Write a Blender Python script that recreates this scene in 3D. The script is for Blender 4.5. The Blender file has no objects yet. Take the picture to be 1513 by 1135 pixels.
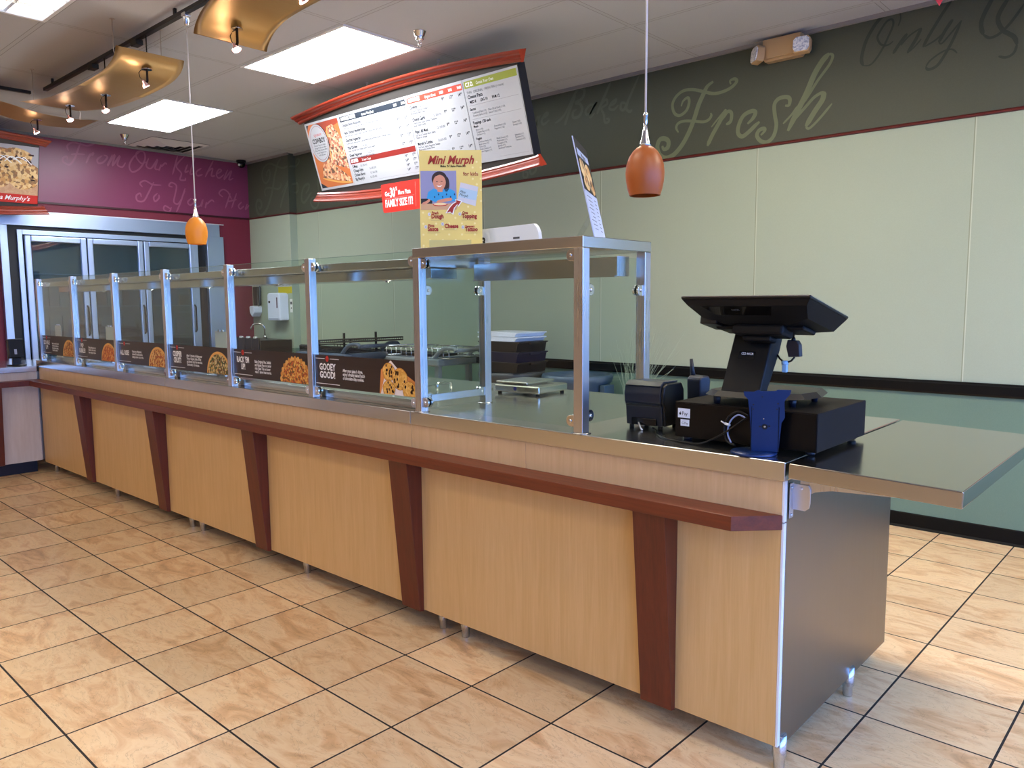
import bpy, bmesh, math, random
from mathutils import Vector, Matrix, Euler
random.seed(7)
SC = bpy.context.scene
COL = SC.collection
PI = math.pi

# ------------------------------------------------------------------ helpers
def lin(h):
    if isinstance(h, str):
        v = [int(h[i:i+2], 16)/255 for i in (0, 2, 4)]
        return tuple(c/12.92 if c <= .04045 else ((c+.055)/1.055)**2.4 for c in v)
    return tuple(h)

MATS = {}
def mat(name, col=(.5, .5, .5), rough=.5, metal=0., spec=.5, emit=None, estr=0., alpha=1., coat=0., trans=0., aniso=0.):
    if name in MATS: return MATS[name]
    m = bpy.data.materials.new(name); m.use_nodes = True
    b = m.node_tree.nodes['Principled BSDF']
    c = lin(col)
    b.inputs['Base Color'].default_value = (*c, 1)
    b.inputs['Roughness'].default_value = rough
    b.inputs['Metallic'].default_value = metal
    b.inputs['Specular IOR Level'].default_value = spec
    b.inputs['Coat Weight'].default_value = coat
    b.inputs['Anisotropic'].default_value = aniso
    b.inputs['Transmission Weight'].default_value = trans
    if emit is not None:
        b.inputs['Emission Color'].default_value = (*lin(emit), 1)
        b.inputs['Emission Strength'].default_value = estr
    MATS[name] = m
    return m

def nd(m, typ, **kw):
    n = m.node_tree.nodes.new(typ)
    for k, v in kw.items(): setattr(n, k, v)
    return n
def lk(m, a, b): m.node_tree.links.new(a, b)
def bsdf(m): return m.node_tree.nodes['Principled BSDF']
def ramp(m, fac, stops):
    r = nd(m, 'ShaderNodeValToRGB')
    while len(r.color_ramp.elements) < len(stops): r.color_ramp.elements.new(.5)
    for e, (p, c) in zip(r.color_ramp.elements, stops):
        e.position = p; e.color = (*lin(c), 1)
    lk(m, fac, r.inputs[0]); return r.outputs[0]
def coords(m, scale=(1, 1, 1), rot=(0, 0, 0), loc=(0, 0, 0)):
    t = nd(m, 'ShaderNodeTexCoord'); mp = nd(m, 'ShaderNodeMapping')
    mp.inputs['Scale'].default_value = scale; mp.inputs['Rotation'].default_value = rot; mp.inputs['Location'].default_value = loc
    lk(m, t.outputs['Object'], mp.inputs[0]); return mp.outputs[0]
def noise(m, vec, scale=5, detail=4, rough=.5, dist=0):
    n = nd(m, 'ShaderNodeTexNoise'); n.inputs['Scale'].default_value = scale
    n.inputs['Detail'].default_value = detail; n.inputs['Roughness'].default_value = rough; n.inputs['Distortion'].default_value = dist
    lk(m, vec, n.inputs['Vector']); return n.outputs['Fac']
def bump(m, h, strength=.1, dist=.01):
    b = nd(m, 'ShaderNodeBump'); b.inputs['Strength'].default_value = strength; b.inputs['Distance'].default_value = dist
    lk(m, h, b.inputs['Height']); lk(m, b.outputs[0], bsdf(m).inputs['Normal'])
def math_(m, op, a, b=None, c=None):
    n = nd(m, 'ShaderNodeMath', operation=op)
    for i, v in enumerate((a, b, c)):
        if v is None: continue
        if isinstance(v, (int, float)): n.inputs[i].default_value = v
        else: lk(m, v, n.inputs[i])
    return n.outputs[0]
def mixc(m, fac, a, b, mode='MIX'):
    n = nd(m, 'ShaderNodeMix', data_type='RGBA', blend_type=mode)
    if isinstance(fac, (int, float)): n.inputs[0].default_value = fac
    else: lk(m, fac, n.inputs[0])
    for i, v in ((6, a), (7, b)):
        if isinstance(v, (tuple, str)): n.inputs[i].default_value = (*lin(v), 1)
        else: lk(m, v, n.inputs[i])
    return n.outputs[2]

def grain(name, c1, c2, rough=.45, scale=(30, 30, 1.4), coat=0., fine=.35, bstr=.03):
    m = mat(name, c1, rough, coat=coat)
    v = coords(m, scale)
    n1 = noise(m, v, 1.0, 6, .6, .6)
    n2 = noise(m, coords(m, (scale[0]*5, scale[1]*5, scale[2]*3)), 1.0, 3, .6)
    f = math_(m, 'ADD', math_(m, 'MULTIPLY', n1, 1-fine), math_(m, 'MULTIPLY', n2, fine))
    c = ramp(m, f, [(.32, c1), (.68, c2)])
    lk(m, c, bsdf(m).inputs['Base Color'])
    bump(m, n2, bstr, .001)
    return m

def steel(name, col=(.60, .585, .56), rough=.28, scale=(1.5, 220, 220), var=.14, bstr=.02):
    m = mat(name, col, rough, 1.0)
    n = noise(m, coords(m, scale), 1, 3, .6)
    n2 = noise(m, coords(m, (3, 3, 3)), 1, 3, .5)
    r = math_(m, 'ADD', math_(m, 'MULTIPLY', n, var), math_(m, 'MULTIPLY', n2, var))
    lk(m, math_(m, 'ADD', r, rough-var), bsdf(m).inputs['Roughness'])
    bump(m, n, bstr, .0005)
    return m

class MB:
    """collects shapes; build() links them as one mesh object"""
    def __init__(s): s.bm = bmesh.new(); s.mats = []
    def mi(s, m):
        if m is None: return 0
        if m not in s.mats: s.mats.append(m)
        return s.mats.index(m)
    def _tag(s, faces, m):
        i = s.mi(m)
        for f in faces: f.material_index = i
    def box(s, x0, x1, y0, y1, z0, z1, m=None, bev=0., M=None, seg=2):
        g = bmesh.ops.create_cube(s.bm, size=1)
        vs = g['verts']
        bmesh.ops.transform(s.bm, matrix=Matrix.Translation(((x0+x1)/2, (y0+y1)/2, (z0+z1)/2)) @ Matrix.Diagonal((abs(x1-x0), abs(y1-y0), abs(z1-z0), 1)), verts=vs)
        fs = set(f for v in vs for f in v.link_faces)
        if bev > 0:
            es = list(set(e for v in vs for e in v.link_edges))
            r = bmesh.ops.bevel(s.bm, geom=es, offset=bev, segments=seg, profile=.5, affect='EDGES')
            fs = set(r['faces']) | set(f for f in fs if f.is_valid)
            vs = list(set(v for f in fs for v in f.verts))
        if M is not None: bmesh.ops.transform(s.bm, matrix=M, verts=list(vs))
        s._tag([f for f in fs if f.is_valid], m)
        return s
    def poly(s, pts, m=None):
        vs = [s.bm.verts.new(p) for p in pts]
        f = s.bm.faces.new(vs); s._tag([f], m); return f
    def prism(s, pts2, a0, a1, axis='y', m=None, M=None, bev=0.):
        """pts2 polygon extruded along an axis. y: (x,z) x: (y,z) z: (x,y)"""
        def P(p, a):
            if axis == 'y': return (p[0], a, p[1])
            if axis == 'x': return (a, p[0], p[1])
            return (p[0], p[1], a)
        A = [s.bm.verts.new(P(p, a0)) for p in pts2]; B = [s.bm.verts.new(P(p, a1)) for p in pts2]
        n = len(pts2); fs = [s.bm.faces.new(A), s.bm.faces.new(B[::-1])]
        for i in range(n): fs.append(s.bm.faces.new((A[i], B[i], B[(i+1) % n], A[(i+1) % n])))
        bmesh.ops.recalc_face_normals(s.bm, faces=fs)
        vs = A+B
        if bev > 0:
            es = list(set(e for v in vs for e in v.link_edges))
            r = bmesh.ops.bevel(s.bm, geom=es, offset=bev, segments=2, profile=.5, affect='EDGES')
            fs = list(set(r['faces']) | set(f for f in fs if f.is_valid))
            vs = list(set(v for f in fs for v in f.verts))
        if M is not None: bmesh.ops.transform(s.bm, matrix=M, verts=vs)
        s._tag(fs, m); return s
    def tube(s, pts, r, m=None, seg=10, M=None, cap=True):
        pts = [Vector(p) for p in pts]; n = len(pts)
        rs = r if isinstance(r, (list, tuple)) else [r]*n
        rings = []; up = None
        for i, p in enumerate(pts):
            t = (pts[min(i+1, n-1)]-pts[max(i-1, 0)]).normalized()
            if up is None:
                up = Vector((0, 0, 1)) if abs(t.z) < .9 else Vector((1, 0, 0))
            a = t.cross(up)
            if a.length < 1e-4: a = t.orthogonal()
            a.normalize(); b = a.cross(t).normalized(); up = b
            ring = []
            for k in range(seg):
                w = 2*PI*k/seg
                ring.append(s.bm.verts.new(p+a*math.cos(w)*rs[i]+b*math.sin(w)*rs[i]))
            rings.append(ring)
        fs = []
        for i in range(n-1):
            for k in range(seg):
                f = s.bm.faces.new((rings[i][k], rings[i+1][k], rings[i+1][(k+1) % seg], rings[i][(k+1) % seg])); f.smooth = True; fs.append(f)
        if cap: fs += [s.bm.faces.new(rings[0]), s.bm.faces.new(rings[-1][::-1])]
        if M is not None: bmesh.ops.transform(s.bm, matrix=M, verts=[v for rg in rings for v in rg])
        s._tag(fs, m); return s
    def lathe(s, prof, cx=0, cy=0, m=None, seg=28, M=None, cap=True):
        """prof: list of (r, z) around a vertical axis"""
        rings = []
        for r, z in prof:
            rings.append([s.bm.verts.new((cx+r*math.cos(2*PI*k/seg), cy+r*math.sin(2*PI*k/seg), z)) for k in range(seg)])
        fs = []
        for i in range(len(prof)-1):
            for k in range(seg):
                f = s.bm.faces.new((rings[i][k], rings[i][(k+1) % seg], rings[i+1][(k+1) % seg], rings[i+1][k])); f.smooth = True; fs.append(f)
        if cap: fs += [s.bm.faces.new(rings[0][::-1]), s.bm.faces.new(rings[-1])]
        if M is not None: bmesh.ops.transform(s.bm, matrix=M, verts=[v for rg in rings for v in rg])
        s._tag(fs, m); return s
    def grid(s, fn, nu, nv, m=None, th=0.):
        """fn(u,v)->point ; optional thickness along normals"""
        V = [[s.bm.verts.new(fn(i/nu, j/nv)) for j in range(nv+1)] for i in range(nu+1)]
        fs = []
        for i in range(nu):
            for j in range(nv):
                f = s.bm.faces.new((V[i][j], V[i+1][j], V[i+1][j+1], V[i][j+1])); f.smooth = True; fs.append(f)
        s._tag(fs, m)
        if th:
            r = bmesh.ops.solidify(s.bm, geom=fs, thickness=th)
            s._tag([g for g in r['geom'] if isinstance(g, bmesh.types.BMFace)], m)
        return s
    def ribbon(s, pts, w, m=None, M=None):
        """flat stroke in a local (x,z) plane at y=0, tapered ends"""
        P = []
        n = len(pts); q = [Vector(p) for p in pts]
        for i in range(n-1):
            p0, p1, p2, p3 = q[max(i-1, 0)], q[i], q[i+1], q[min(i+2, n-1)]
            for k in range(5):
                t = k/5
                P.append(.5*((2*p1)+(-p0+p2)*t+(2*p0-5*p1+4*p2-p3)*t*t+(-p0+3*p1-3*p2+p3)*t**3))
        P.append(q[-1]); N = len(P); row = []
        for i, p in enumerate(P):
            t = P[min(i+1, N-1)]-P[max(i-1, 0)]
            if t.length < 1e-9: t = Vector((1, 0))
            t.normalize(); nn = Vector((-t.y, t.x))
            e = min(i, N-1-i)/max(1, N*.12); ww = w*.5*(.45+.55*min(1, e))
            a, b = p+nn*ww, p-nn*ww
            row.append((a, b))
        vs = []
        for a, b in row:
            A, B = Vector((a.x, 0, a.y)), Vector((b.x, 0, b.y))
            if M is not None: A, B = (M(A), M(B)) if callable(M) else (M @ A, M @ B)
            vs.append((s.bm.verts.new(A), s.bm.verts.new(B)))
        fs = []
        for i in range(N-1):
            fs.append(s.bm.faces.new((vs[i][0], vs[i][1], vs[i+1][1], vs[i+1][0])))
        s._tag(fs, m); return s
    def text(s, body, M, size=.1, m=None, sx=1., bold=0., shear=0., align='LEFT', ext=0., space=1., line=1.):
        c = bpy.data.curves.new('lettering', 'FONT'); c.body = body; c.size = size; c.resolution_u = 2
        c.align_x = align; c.offset = bold; c.shear = shear; c.extrude = ext; c.space_character = space; c.space_line = line
        o = bpy.data.objects.new('lettering', c)
        me = bpy.data.meshes.new_from_object(o)
        me.transform(M @ Matrix.Diagonal((sx, 1, 1, 1)))
        i = s.mi(m)
        k = len(s.bm.faces)
        for p in me.polygons: p.material_index = i
        s.bm.from_mesh(me)
        s.bm.faces.ensure_lookup_table()
        for f in s.bm.faces[k:]: f.material_index = i
        bpy.data.objects.remove(o); bpy.data.curves.remove(c); bpy.data.meshes.remove(me)
        return s
    def build(s, name, m=None, parent=None, smooth=False, M=None):
        if s.mats and m is not None and m not in s.mats: pass
        me = bpy.data.meshes.new(name)
        if parent is not None: s.bm.transform(parent_inv(parent))
        s.bm.to_mesh(me); s.bm.free()
        for mm in (s.mats if s.mats and s.mats != [None] else [m]): me.materials.append(mm if mm is not None else m)
        if smooth:
            for p in me.polygons: p.use_smooth = True
        o = bpy.data.objects.new(name, me); COL.objects.link(o)
        if parent is not None: o.parent = parent
        return o

def world_of(o):
    M = o.matrix_basis.copy(); p = o.parent
    while p is not None: M = p.matrix_basis @ M; p = p.parent
    return M
def parent_inv(o): return world_of(o).inverted()

def thing(name, label, cat, loc=(0, 0, 0), rz=0, group=None):
    o = bpy.data.objects.new(name, None); COL.objects.link(o); o.empty_display_size = .05
    o.location = loc; o.rotation_euler = (0, 0, rz)
    return tag(o, label, cat, group)
def tag(o, label=None, cat=None, group=None, kind=None):
    if label: o['label'] = label
    if cat: o['category'] = cat
    if group: o['group'] = group
    if kind: o['kind'] = kind
    return o
def struct(o): o['kind'] = 'structure'; return o
def copy_tree(o, parent=None):
    c = o.copy(); COL.objects.link(c); c.parent = parent
    for ch in list(o.children): copy_tree(ch, c)
    return c

def frame(origin, ux, uy):
    """local x,y on a flat board, z = outward normal"""
    ux = Vector(ux).normalized(); uy = Vector(uy).normalized(); n = ux.cross(uy)
    M = Matrix((ux, uy, n)).transposed().to_4x4(); M.translation = Vector(origin); return M

class Print:
    """a flat printed board: layers of ink shapes over a thin sheet, one mesh"""
    def __init__(s, M, w, h, base, th=.004):
        s.M = M; s.mb = MB(); s.w = w; s.h = h; s.k = 0
        s.mb.box(0, w, 0, h, -th, 0, base, M=M)
    def z(s, layer): return .0003*layer
    def rect(s, x0, y0, x1, y1, m, layer=1):
        z = s.z(layer); s.mb.poly([s.M @ Vector(p) for p in ((x0, y0, z), (x1, y0, z), (x1, y1, z), (x0, y1, z))], m); return s
    def poly(s, pts, m, layer=1):
        z = s.z(layer)
        try: s.mb.poly([s.M @ Vector((p[0], p[1], z)) for p in pts], m)
        except ValueError: pass
        return s
    def ell(s, cx, cy, rx, ry, m, layer=1, n=24, a0=0, a1=2*PI):
        full = abs(a1-a0-2*PI) < 1e-6
        k = n if full else n+1
        return s.poly([(cx+rx*math.cos(a0+(a1-a0)*i/n), cy+ry*math.sin(a0+(a1-a0)*i/n)) for i in range(k)], m, layer)
    def txt(s, body, x, y, size, m, layer=2, sx=1., bold=0., shear=0., align='LEFT', rot=0., line=1., space=1.):
        s.mb.text(body, s.M @ Matrix.Translation((x, y, s.z(layer))) @ Matrix.Rotation(rot, 4, 'Z'), size, m, sx, bold, shear, align, 0, space, line); return s
    def stroke(s, pts, w, m, layer=2):
        z = s.z(layer); q = Matrix(((1, 0, 0, 0), (0, 0, 1, 0), (0, -1, 0, z), (0, 0, 0, 1)))
        s.mb.ribbon(pts, w, m, M=s.M @ q); return s
    def build(s, name, parent=None): return s.mb.build(name, None, parent)

# ------------------------------------------------------------------ materials
STEEL = steel('brushed_steel', (.60, .585, .56), .30)
STEELV = steel('brushed_steel_vertical', (.60, .59, .58), .30, (220, 220, 1.5))
STEELT = steel('worktop_steel', (.62, .62, .60), .20, (220, 1.5, 220), .08)
STEELP = steel('polished_steel', (.72, .72, .72), .10, (60, 60, 60), .04)
ALU = steel('anodised_aluminium', (.52, .63, .82), .40, (90, 90, 2), .12)  # blue of the window daylight put into the base colour
MAPLE = grain('maple_laminate', 'D0A463', 'DEB579', .42, (50, 50, 2.5), bstr=.01)
MAPLEH = grain('maple_laminate_pale', 'D2AB78', 'DEB988', .42, (50, 50, 3.0), bstr=.01)
CHERRY = grain('cherry_laminate', '5A2410', '7A3519', .38, (2.0, 40, 60), bstr=.01)
CHERRYV = grain('cherry_laminate_upright', '53200F', '6E2D18', .40, (40, 40, 1.5), bstr=.01)
CHERRYM = grain('cherry_moulding', '7C2412', '93301A', .30, (2.0, 40, 60), coat=.3, bstr=.01)
WHITEL = grain('pale_laminate', 'C9B8A4', 'D8CBBB', .45, (14, 14, 2), bstr=.01)
BLACK = mat('black_plastic', '08080A', .38, spec=.35)
BLACKM = mat('black_matt_plastic', '0A0B0C', .55, spec=.25)
BLACKG = mat('black_gloss', '060607', .12)
NAVY = mat('navy_plastic', '0C1626', .42)
SKYTINTM = mat('sky_tinted_black_metal', '0A2A5C', .35, .35)  # window sky reflection put into the base colour as deep blue
RUB = mat('black_rubber', '0A0A0A', .7)
WHITE = mat('white_plastic', 'E4E6E8', .4)
PAPER = mat('white_paper', 'E9E9E6', .7)
EDGE = mat('white_edge_strip', 'E6E8EA', .3)
TRIMRED = mat('red_wall_trim', '5C1B18', .4)
TRACKB = mat('black_track_metal', '0C0B0B', .45)

def glass(name, tint=(.90, .96, .94), refl=.09, rough=.02):
    m = bpy.data.materials.new(name); m.use_nodes = True; t = m.node_tree; t.nodes.clear()
    o = t.nodes.new('ShaderNodeOutputMaterial'); mx = t.nodes.new('ShaderNodeMixShader')
    tr = t.nodes.new('ShaderNodeBsdfTransparent'); gl = t.nodes.new('ShaderNodeBsdfGlossy'); fr = t.nodes.new('ShaderNodeLayerWeight')
    tr.inputs[0].default_value = (*tint, 1); gl.inputs['Roughness'].default_value = rough; fr.inputs[0].default_value = .5
    pw = t.nodes.new('ShaderNodeMath'); pw.operation = 'POWER'; pw.inputs[1].default_value = 5; t.links.new(fr.outputs['Facing'], pw.inputs[0])
    mm = t.nodes.new('ShaderNodeMath'); mm.operation = 'MULTIPLY_ADD'; mm.inputs[1].default_value = 1-refl; mm.inputs[2].default_value = refl
    t.links.new(pw.outputs[0], mm.inputs[0]); mm.use_clamp = True
    t.links.new(mm.outputs[0], mx.inputs[0]); t.links.new(tr.outputs[0], mx.inputs[1]); t.links.new(gl.outputs[0], mx.inputs[2]); t.links.new(mx.outputs[0], o.inputs[0])
    return m
GLASS = glass('guard_glass', (.90, .955, .94), .022)
GLASSE = mat('green_glass_edge', '6C8A82', .2)
GLASSC = glass('cooler_glass', (.66, .76, .80), .12)
GLASSW = glass('window_glass', (.95, .97, .97), .04)

# floor: square stone-look tiles, dark joints
TS, TSY, TROT = .3683, .36217, .00734
def tile_material():
    m = mat('stone_look_floor_tile', (.6, .45, .3), .38)
    v = coords(m, (1, 1, 1), (0, 0, TROT))
    sp = nd(m, 'ShaderNodeSeparateXYZ'); lk(m, v, sp.inputs[0])
    u = math_(m, 'DIVIDE', sp.outputs[0], TS); w = math_(m, 'DIVIDE', sp.outputs[1], TSY)
    def edge(a):
        f = math_(m, 'FRACT', math_(m, 'ADD', a, 100.5)); return math_(m, 'ABSOLUTE', math_(m, 'SUBTRACT', f, .5))
    d = math_(m, 'MINIMUM', edge(u), edge(w))
    grout = math_(m, 'LESS_THAN', d, .0095)
    cb = nd(m, 'ShaderNodeCombineXYZ'); lk(m, math_(m, 'FLOOR', u), cb.inputs[0]); lk(m, math_(m, 'FLOOR', w), cb.inputs[1])
    wn = nd(m, 'ShaderNodeTexWhiteNoise'); lk(m, cb.outputs[0], wn.inputs['Vector'])
    vs = nd(m, 'ShaderNodeVectorMath', operation='MULTIPLY_ADD'); lk(m, wn.outputs['Color'], vs.inputs[0]); vs.inputs[1].default_value = (37, 21, 11); lk(m, v, vs.inputs[2])
    mp = nd(m, 'ShaderNodeMapping'); mp.inputs['Scale'].default_value = (2.2, 5.5, 1); mp.inputs['Rotation'].default_value = (0, 0, .35); lk(m, vs.outputs[0], mp.inputs[0])
    n1 = noise(m, mp.outputs[0], 1.3, 8, .62, 1.6); n2 = noise(m, vs.outputs[0], 9, 6, .65, .8)
    c = ramp(m, n1, [(.28, 'B07A44'), (.42, 'DAA76E'), (.54, 'EDCB98'), (.68, 'E2B880'), (.80, 'C48C52')])
    c = mixc(m, math_(m, 'MULTIPLY', n2, .55), c, 'E8CDA2', 'MIX')
    vein = ramp(m, math_(m, 'ABSOLUTE', math_(m, 'SUBTRACT', noise(m, mp.outputs[0], 2.2, 6, .6, 2.5), .5)), [(0, '8C6543'), (.012, 'FFFFFF')])
    c = mixc(m, .35, c, vein, 'MULTIPLY')
    hs = nd(m, 'ShaderNodeHueSaturation'); lk(m, c, hs.inputs['Color'])
    lk(m, math_(m, 'ADD', math_(m, 'MULTIPLY', wn.outputs['Value'], .22), .88), hs.inputs['Value'])
    c = mixc(m, grout, hs.outputs[0], '1E140E')
    lk(m, c, bsdf(m).inputs['Base Color'])
    lk(m, math_(m, 'ADD', math_(m, 'MULTIPLY', grout, .4), math_(m, 'ADD', math_(m, 'MULTIPLY', n2, .2), .27)), bsdf(m).inputs['Roughness'])
    h = math_(m, 'SUBTRACT', math_(m, 'MULTIPLY', math_(m, 'ADD', n1, n2), .35), math_(m, 'MULTIPLY', grout, 1.2))
    bump(m, h, .35, .004)
    return m
TILE = tile_material()

def ceiling_material():
    m = mat('ceiling_tile', (.5, .48, .46), .85)
    t = nd(m, 'ShaderNodeTexCoord'); sp = nd(m, 'ShaderNodeSeparateXYZ'); lk(m, t.outputs['Object'], sp.inputs[0])
    def edge(a, o, p):
        x = math_(m, 'DIVIDE', math_(m, 'SUBTRACT', a, o), p)
        f = math_(m, 'FRACT', math_(m, 'ADD', x, 100.5)); return math_(m, 'MULTIPLY', math_(m, 'ABSOLUTE', math_(m, 'SUBTRACT', f, .5)), p)
    d = math_(m, 'MINIMUM', edge(sp.outputs[0], -2.93, 1.22), edge(sp.outputs[1], 2.495, .61))
    bar = math_(m, 'LESS_THAN', d, .012)
    gap = math_(m, 'MULTIPLY', math_(m, 'GREATER_THAN', d, .012), math_(m, 'LESS_THAN', d, .016))
    n = noise(m, t.outputs['Object'], 260, 3, .7)
    c = ramp(m, n, [(.3, 'B2B4B7'), (.6, 'BFC1C4')])
    c = mixc(m, bar, c, 'B8BABC'); c = mixc(m, gap, c, '8F8E8D')
    lk(m, c, bsdf(m).inputs['Base Color'])
    bump(m, n, .05, .001)
    return m
CEIL = ceiling_material()

def wallpaper(name, c1, c2, rough=.6):
    m = mat(name, c1, rough)
    n = noise(m, coords(m, (1, 1, 1)), 350, 3, .7); n2 = noise(m, coords(m, (1, 1, 1)), 1.3, 3, .5)
    lk(m, ramp(m, math_(m, 'ADD', math_(m, 'MULTIPLY', n, .7), math_(m, 'MULTIPLY', n2, .3)), [(.35, c1), (.65, c2)]), bsdf(m).inputs['Base Color'])
    bump(m, n, .12, .001); return m
SAGE = wallpaper('light_sage_wallcovering', 'A2AF9A', 'AAB7A2')
SAGED = wallpaper('dark_sage_wallcovering', '66806E', '6F8977')
OLIVE = wallpaper('olive_wallcovering', '454A3C', '4D5243')
MAROON = wallpaper('maroon_wall_paint', '6E1A2E', '761E34')
MAROONU = wallpaper('plum_frieze_paint', '7C3355', '84395C', .38)
SEAM = mat('wallcovering_seam', '8E9880', .6)
TANL = wallpaper('cream_wall_paint', 'CDB594', 'D5BE9E')
SEAML = mat('wallcovering_seam_edge', 'C2CBB6', .6)
TANW = wallpaper('tan_wall_paint', 'B8A288', 'C0AB92')
LETG = mat('pale_olive_lettering', '6E775A', .6); LETD = mat('dark_olive_lettering', '30382F', .6); LETM = mat('mid_olive_lettering', '565D4D', .6)
LETP = mat('plum_lettering', '9E5874', .45)

# ------------------------------------------------------------------ room
XW, XE, YB, YF, ZC = -6.36, 4.6, 4.547, -4.2, 3.015
BUMP_X, BUMP_Y = -5.49, 4.455
struct(MB().box(XW-.15, XE+.15, YF-.15, YB+.15, -.1, 0).build('floor', TILE))
struct(MB().box(XW-.15, XE+.15, YF-.15, YB+.15, ZC, ZC+.1).build('ceiling', CEIL))
GX0, GX1 = 3.3, 4.35      # glazed part of the back wall
def back_band(mb, x0, x1, y):
    mb.box(x0, x1, y, YB+.15, 0, .857, SAGED); mb.box(x0, x1, y, YB+.15, .857, 2.361, SAGE); mb.box(x0, x1, y, YB+.15, 2.361, ZC, OLIVE)
w = MB()
back_band(w, BUMP_X, GX0, YB); back_band(w, XW, BUMP_X, BUMP_Y)
w.box(GX0, GX1, YB, YB+.15, 2.361, ZC, OLIVE); w.box(GX0, GX1, YB, YB+.15, 0, .1, SAGED); back_band(w, GX1, XE, YB)
for k in range(-4, 3):
    x = -.052+1.255*k
    if x > GX0 or x < BUMP_X: continue
    w.box(x-.003, x+.003, YB-.0012, YB, .894, 2.352, SEAM); w.box(x+.003, x+.008, YB-.0010, YB, .894, 2.352, SEAML); w.box(x-.003, x+.003, YB-.0008, YB, .091, .819, SAGED)
WALL_B = struct(w.build('wall_back'))
w = MB()
w.box(XW-.15, XW, 1.2, BUMP_Y, 0, 2.36, MAROON); w.box(XW-.15, XW, 1.2, BUMP_Y, 2.36, ZC, MAROONU); w.box(XW-.15, XW, YF, 1.2, 0, ZC, TANL)
WALL_L = struct(w.build('wall_left'))
struct(MB().box(XW, XE, YF-.15, YF, 0, ZC).build('wall_front', TANW))
w = MB(); w.box(XE, XE+.15, YF, YB, 0, .35); w.box(XE, XE+.15, YF, YB, 2.65, ZC); w.box(XE, XE+.15, 4.25, YB, .35, 2.65); w.box(XE, XE+.15, YF, -3.6, .35, 2.65)
struct(w.build('wall_right', TANW))
n = 0
for i in range(6):
    y0 = -3.6+i*7.85/6; y1 = y0+7.85/6; n += 1
    f = MB(); f.box(XE+.04, XE+.10, y0, y0+.03, .35, 2.65); f.box(XE+.04, XE+.10, y1-.03, y1, .35, 2.65); f.box(XE+.04, XE+.10, y0+.03, y1-.03, .35, .40); f.box(XE+.04, XE+.10, y0+.03, y1-.03, 2.60, 2.65)
    o = struct(f.build('window_%d' % n, ALU)); MB().box(XE+.065, XE+.071, y0+.03, y1-.03, .40, 2.60).build('glass_pane', GLASSW, o)
for x0, x1 in ((GX0, GX1),):
    n += 1; f = MB(); f.box(x0, x0+.04, YB+.04, YB+.10, .1, 2.361); f.box(x1-.04, x1, YB+.04, YB+.10, .1, 2.361); f.box(x0+.04, x1-.04, YB+.04, YB+.10, .1, .16); f.box(x0+.04, x1-.04, YB+.04, YB+.10, 2.30, 2.361)
    o = struct(f.build('window_%d' % n, ALU)); MB().box(x0+.04, x1-.04, YB+.065, YB+.071, .16, 2.30).build('glass_pane', GLASSW, o)
# trims
def rail_prof(y, z0, z1, d): return [(y, z0), (y-d*.7, z0), (y-d, z0+.012), (y-d, z1-.016), (y-d*.55, z1-.008), (y-d*.5, z1), (y, z1)]
b = MB(); b.prism([(YB, 0), (YB-.016, 0), (YB-.008, .014), (YB-.005, .085), (YB-.002, .091), (YB, .091)], BUMP_X, GX0, 'x'); struct(b.build('baseboard_back', mat('black_cove_base', '080807', .5, spec=.2)))
b = MB(); b.prism(rail_prof(YB, .819, .894, .022), BUMP_X, GX0, 'x'); struct(b.build('trim_1', mat('black_chair_rail', '0A0A0B', .4, spec=.25)))
b = MB(); b.prism([(YB, 2.351), (YB-.012, 2.353), (YB-.014, 2.362), (YB-.006, 2.370), (YB, 2.370)], BUMP_X, GX1, 'x'); struct(b.build('trim_2', TRIMRED))
b = MB(); b.prism([(BUMP_Y, 2.351), (BUMP_Y-.012, 2.353), (BUMP_Y-.014, 2.362), (BUMP_Y-.006, 2.370), (BUMP_Y, 2.370)], XW, BUMP_X+.012, 'x'); b.box(BUMP_X, BUMP_X+.012, BUMP_Y-.002, YB-.01, 2.351, 2.370); struct(b.build('trim_3', TRIMRED))
b = MB(); b.box(XW, XW+.012, 1.2, BUMP_Y, 2.351, 2.369); struct(b.build('trim_4', mat('dark_maroon_trim', '3A0A14', .45)))
b = MB(); b.box(BUMP_X, GX0, YB-.022, YB, ZC-.022, ZC); b.box(XW, BUMP_X+.022, BUMP_Y-.022, BUMP_Y, ZC-.022, ZC); b.box(XW, XW+.022, YF, BUMP_Y-.022, ZC-.022, ZC); struct(b.build('trim_5', mat('ceiling_angle', '8F8B87', .6)))
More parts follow.
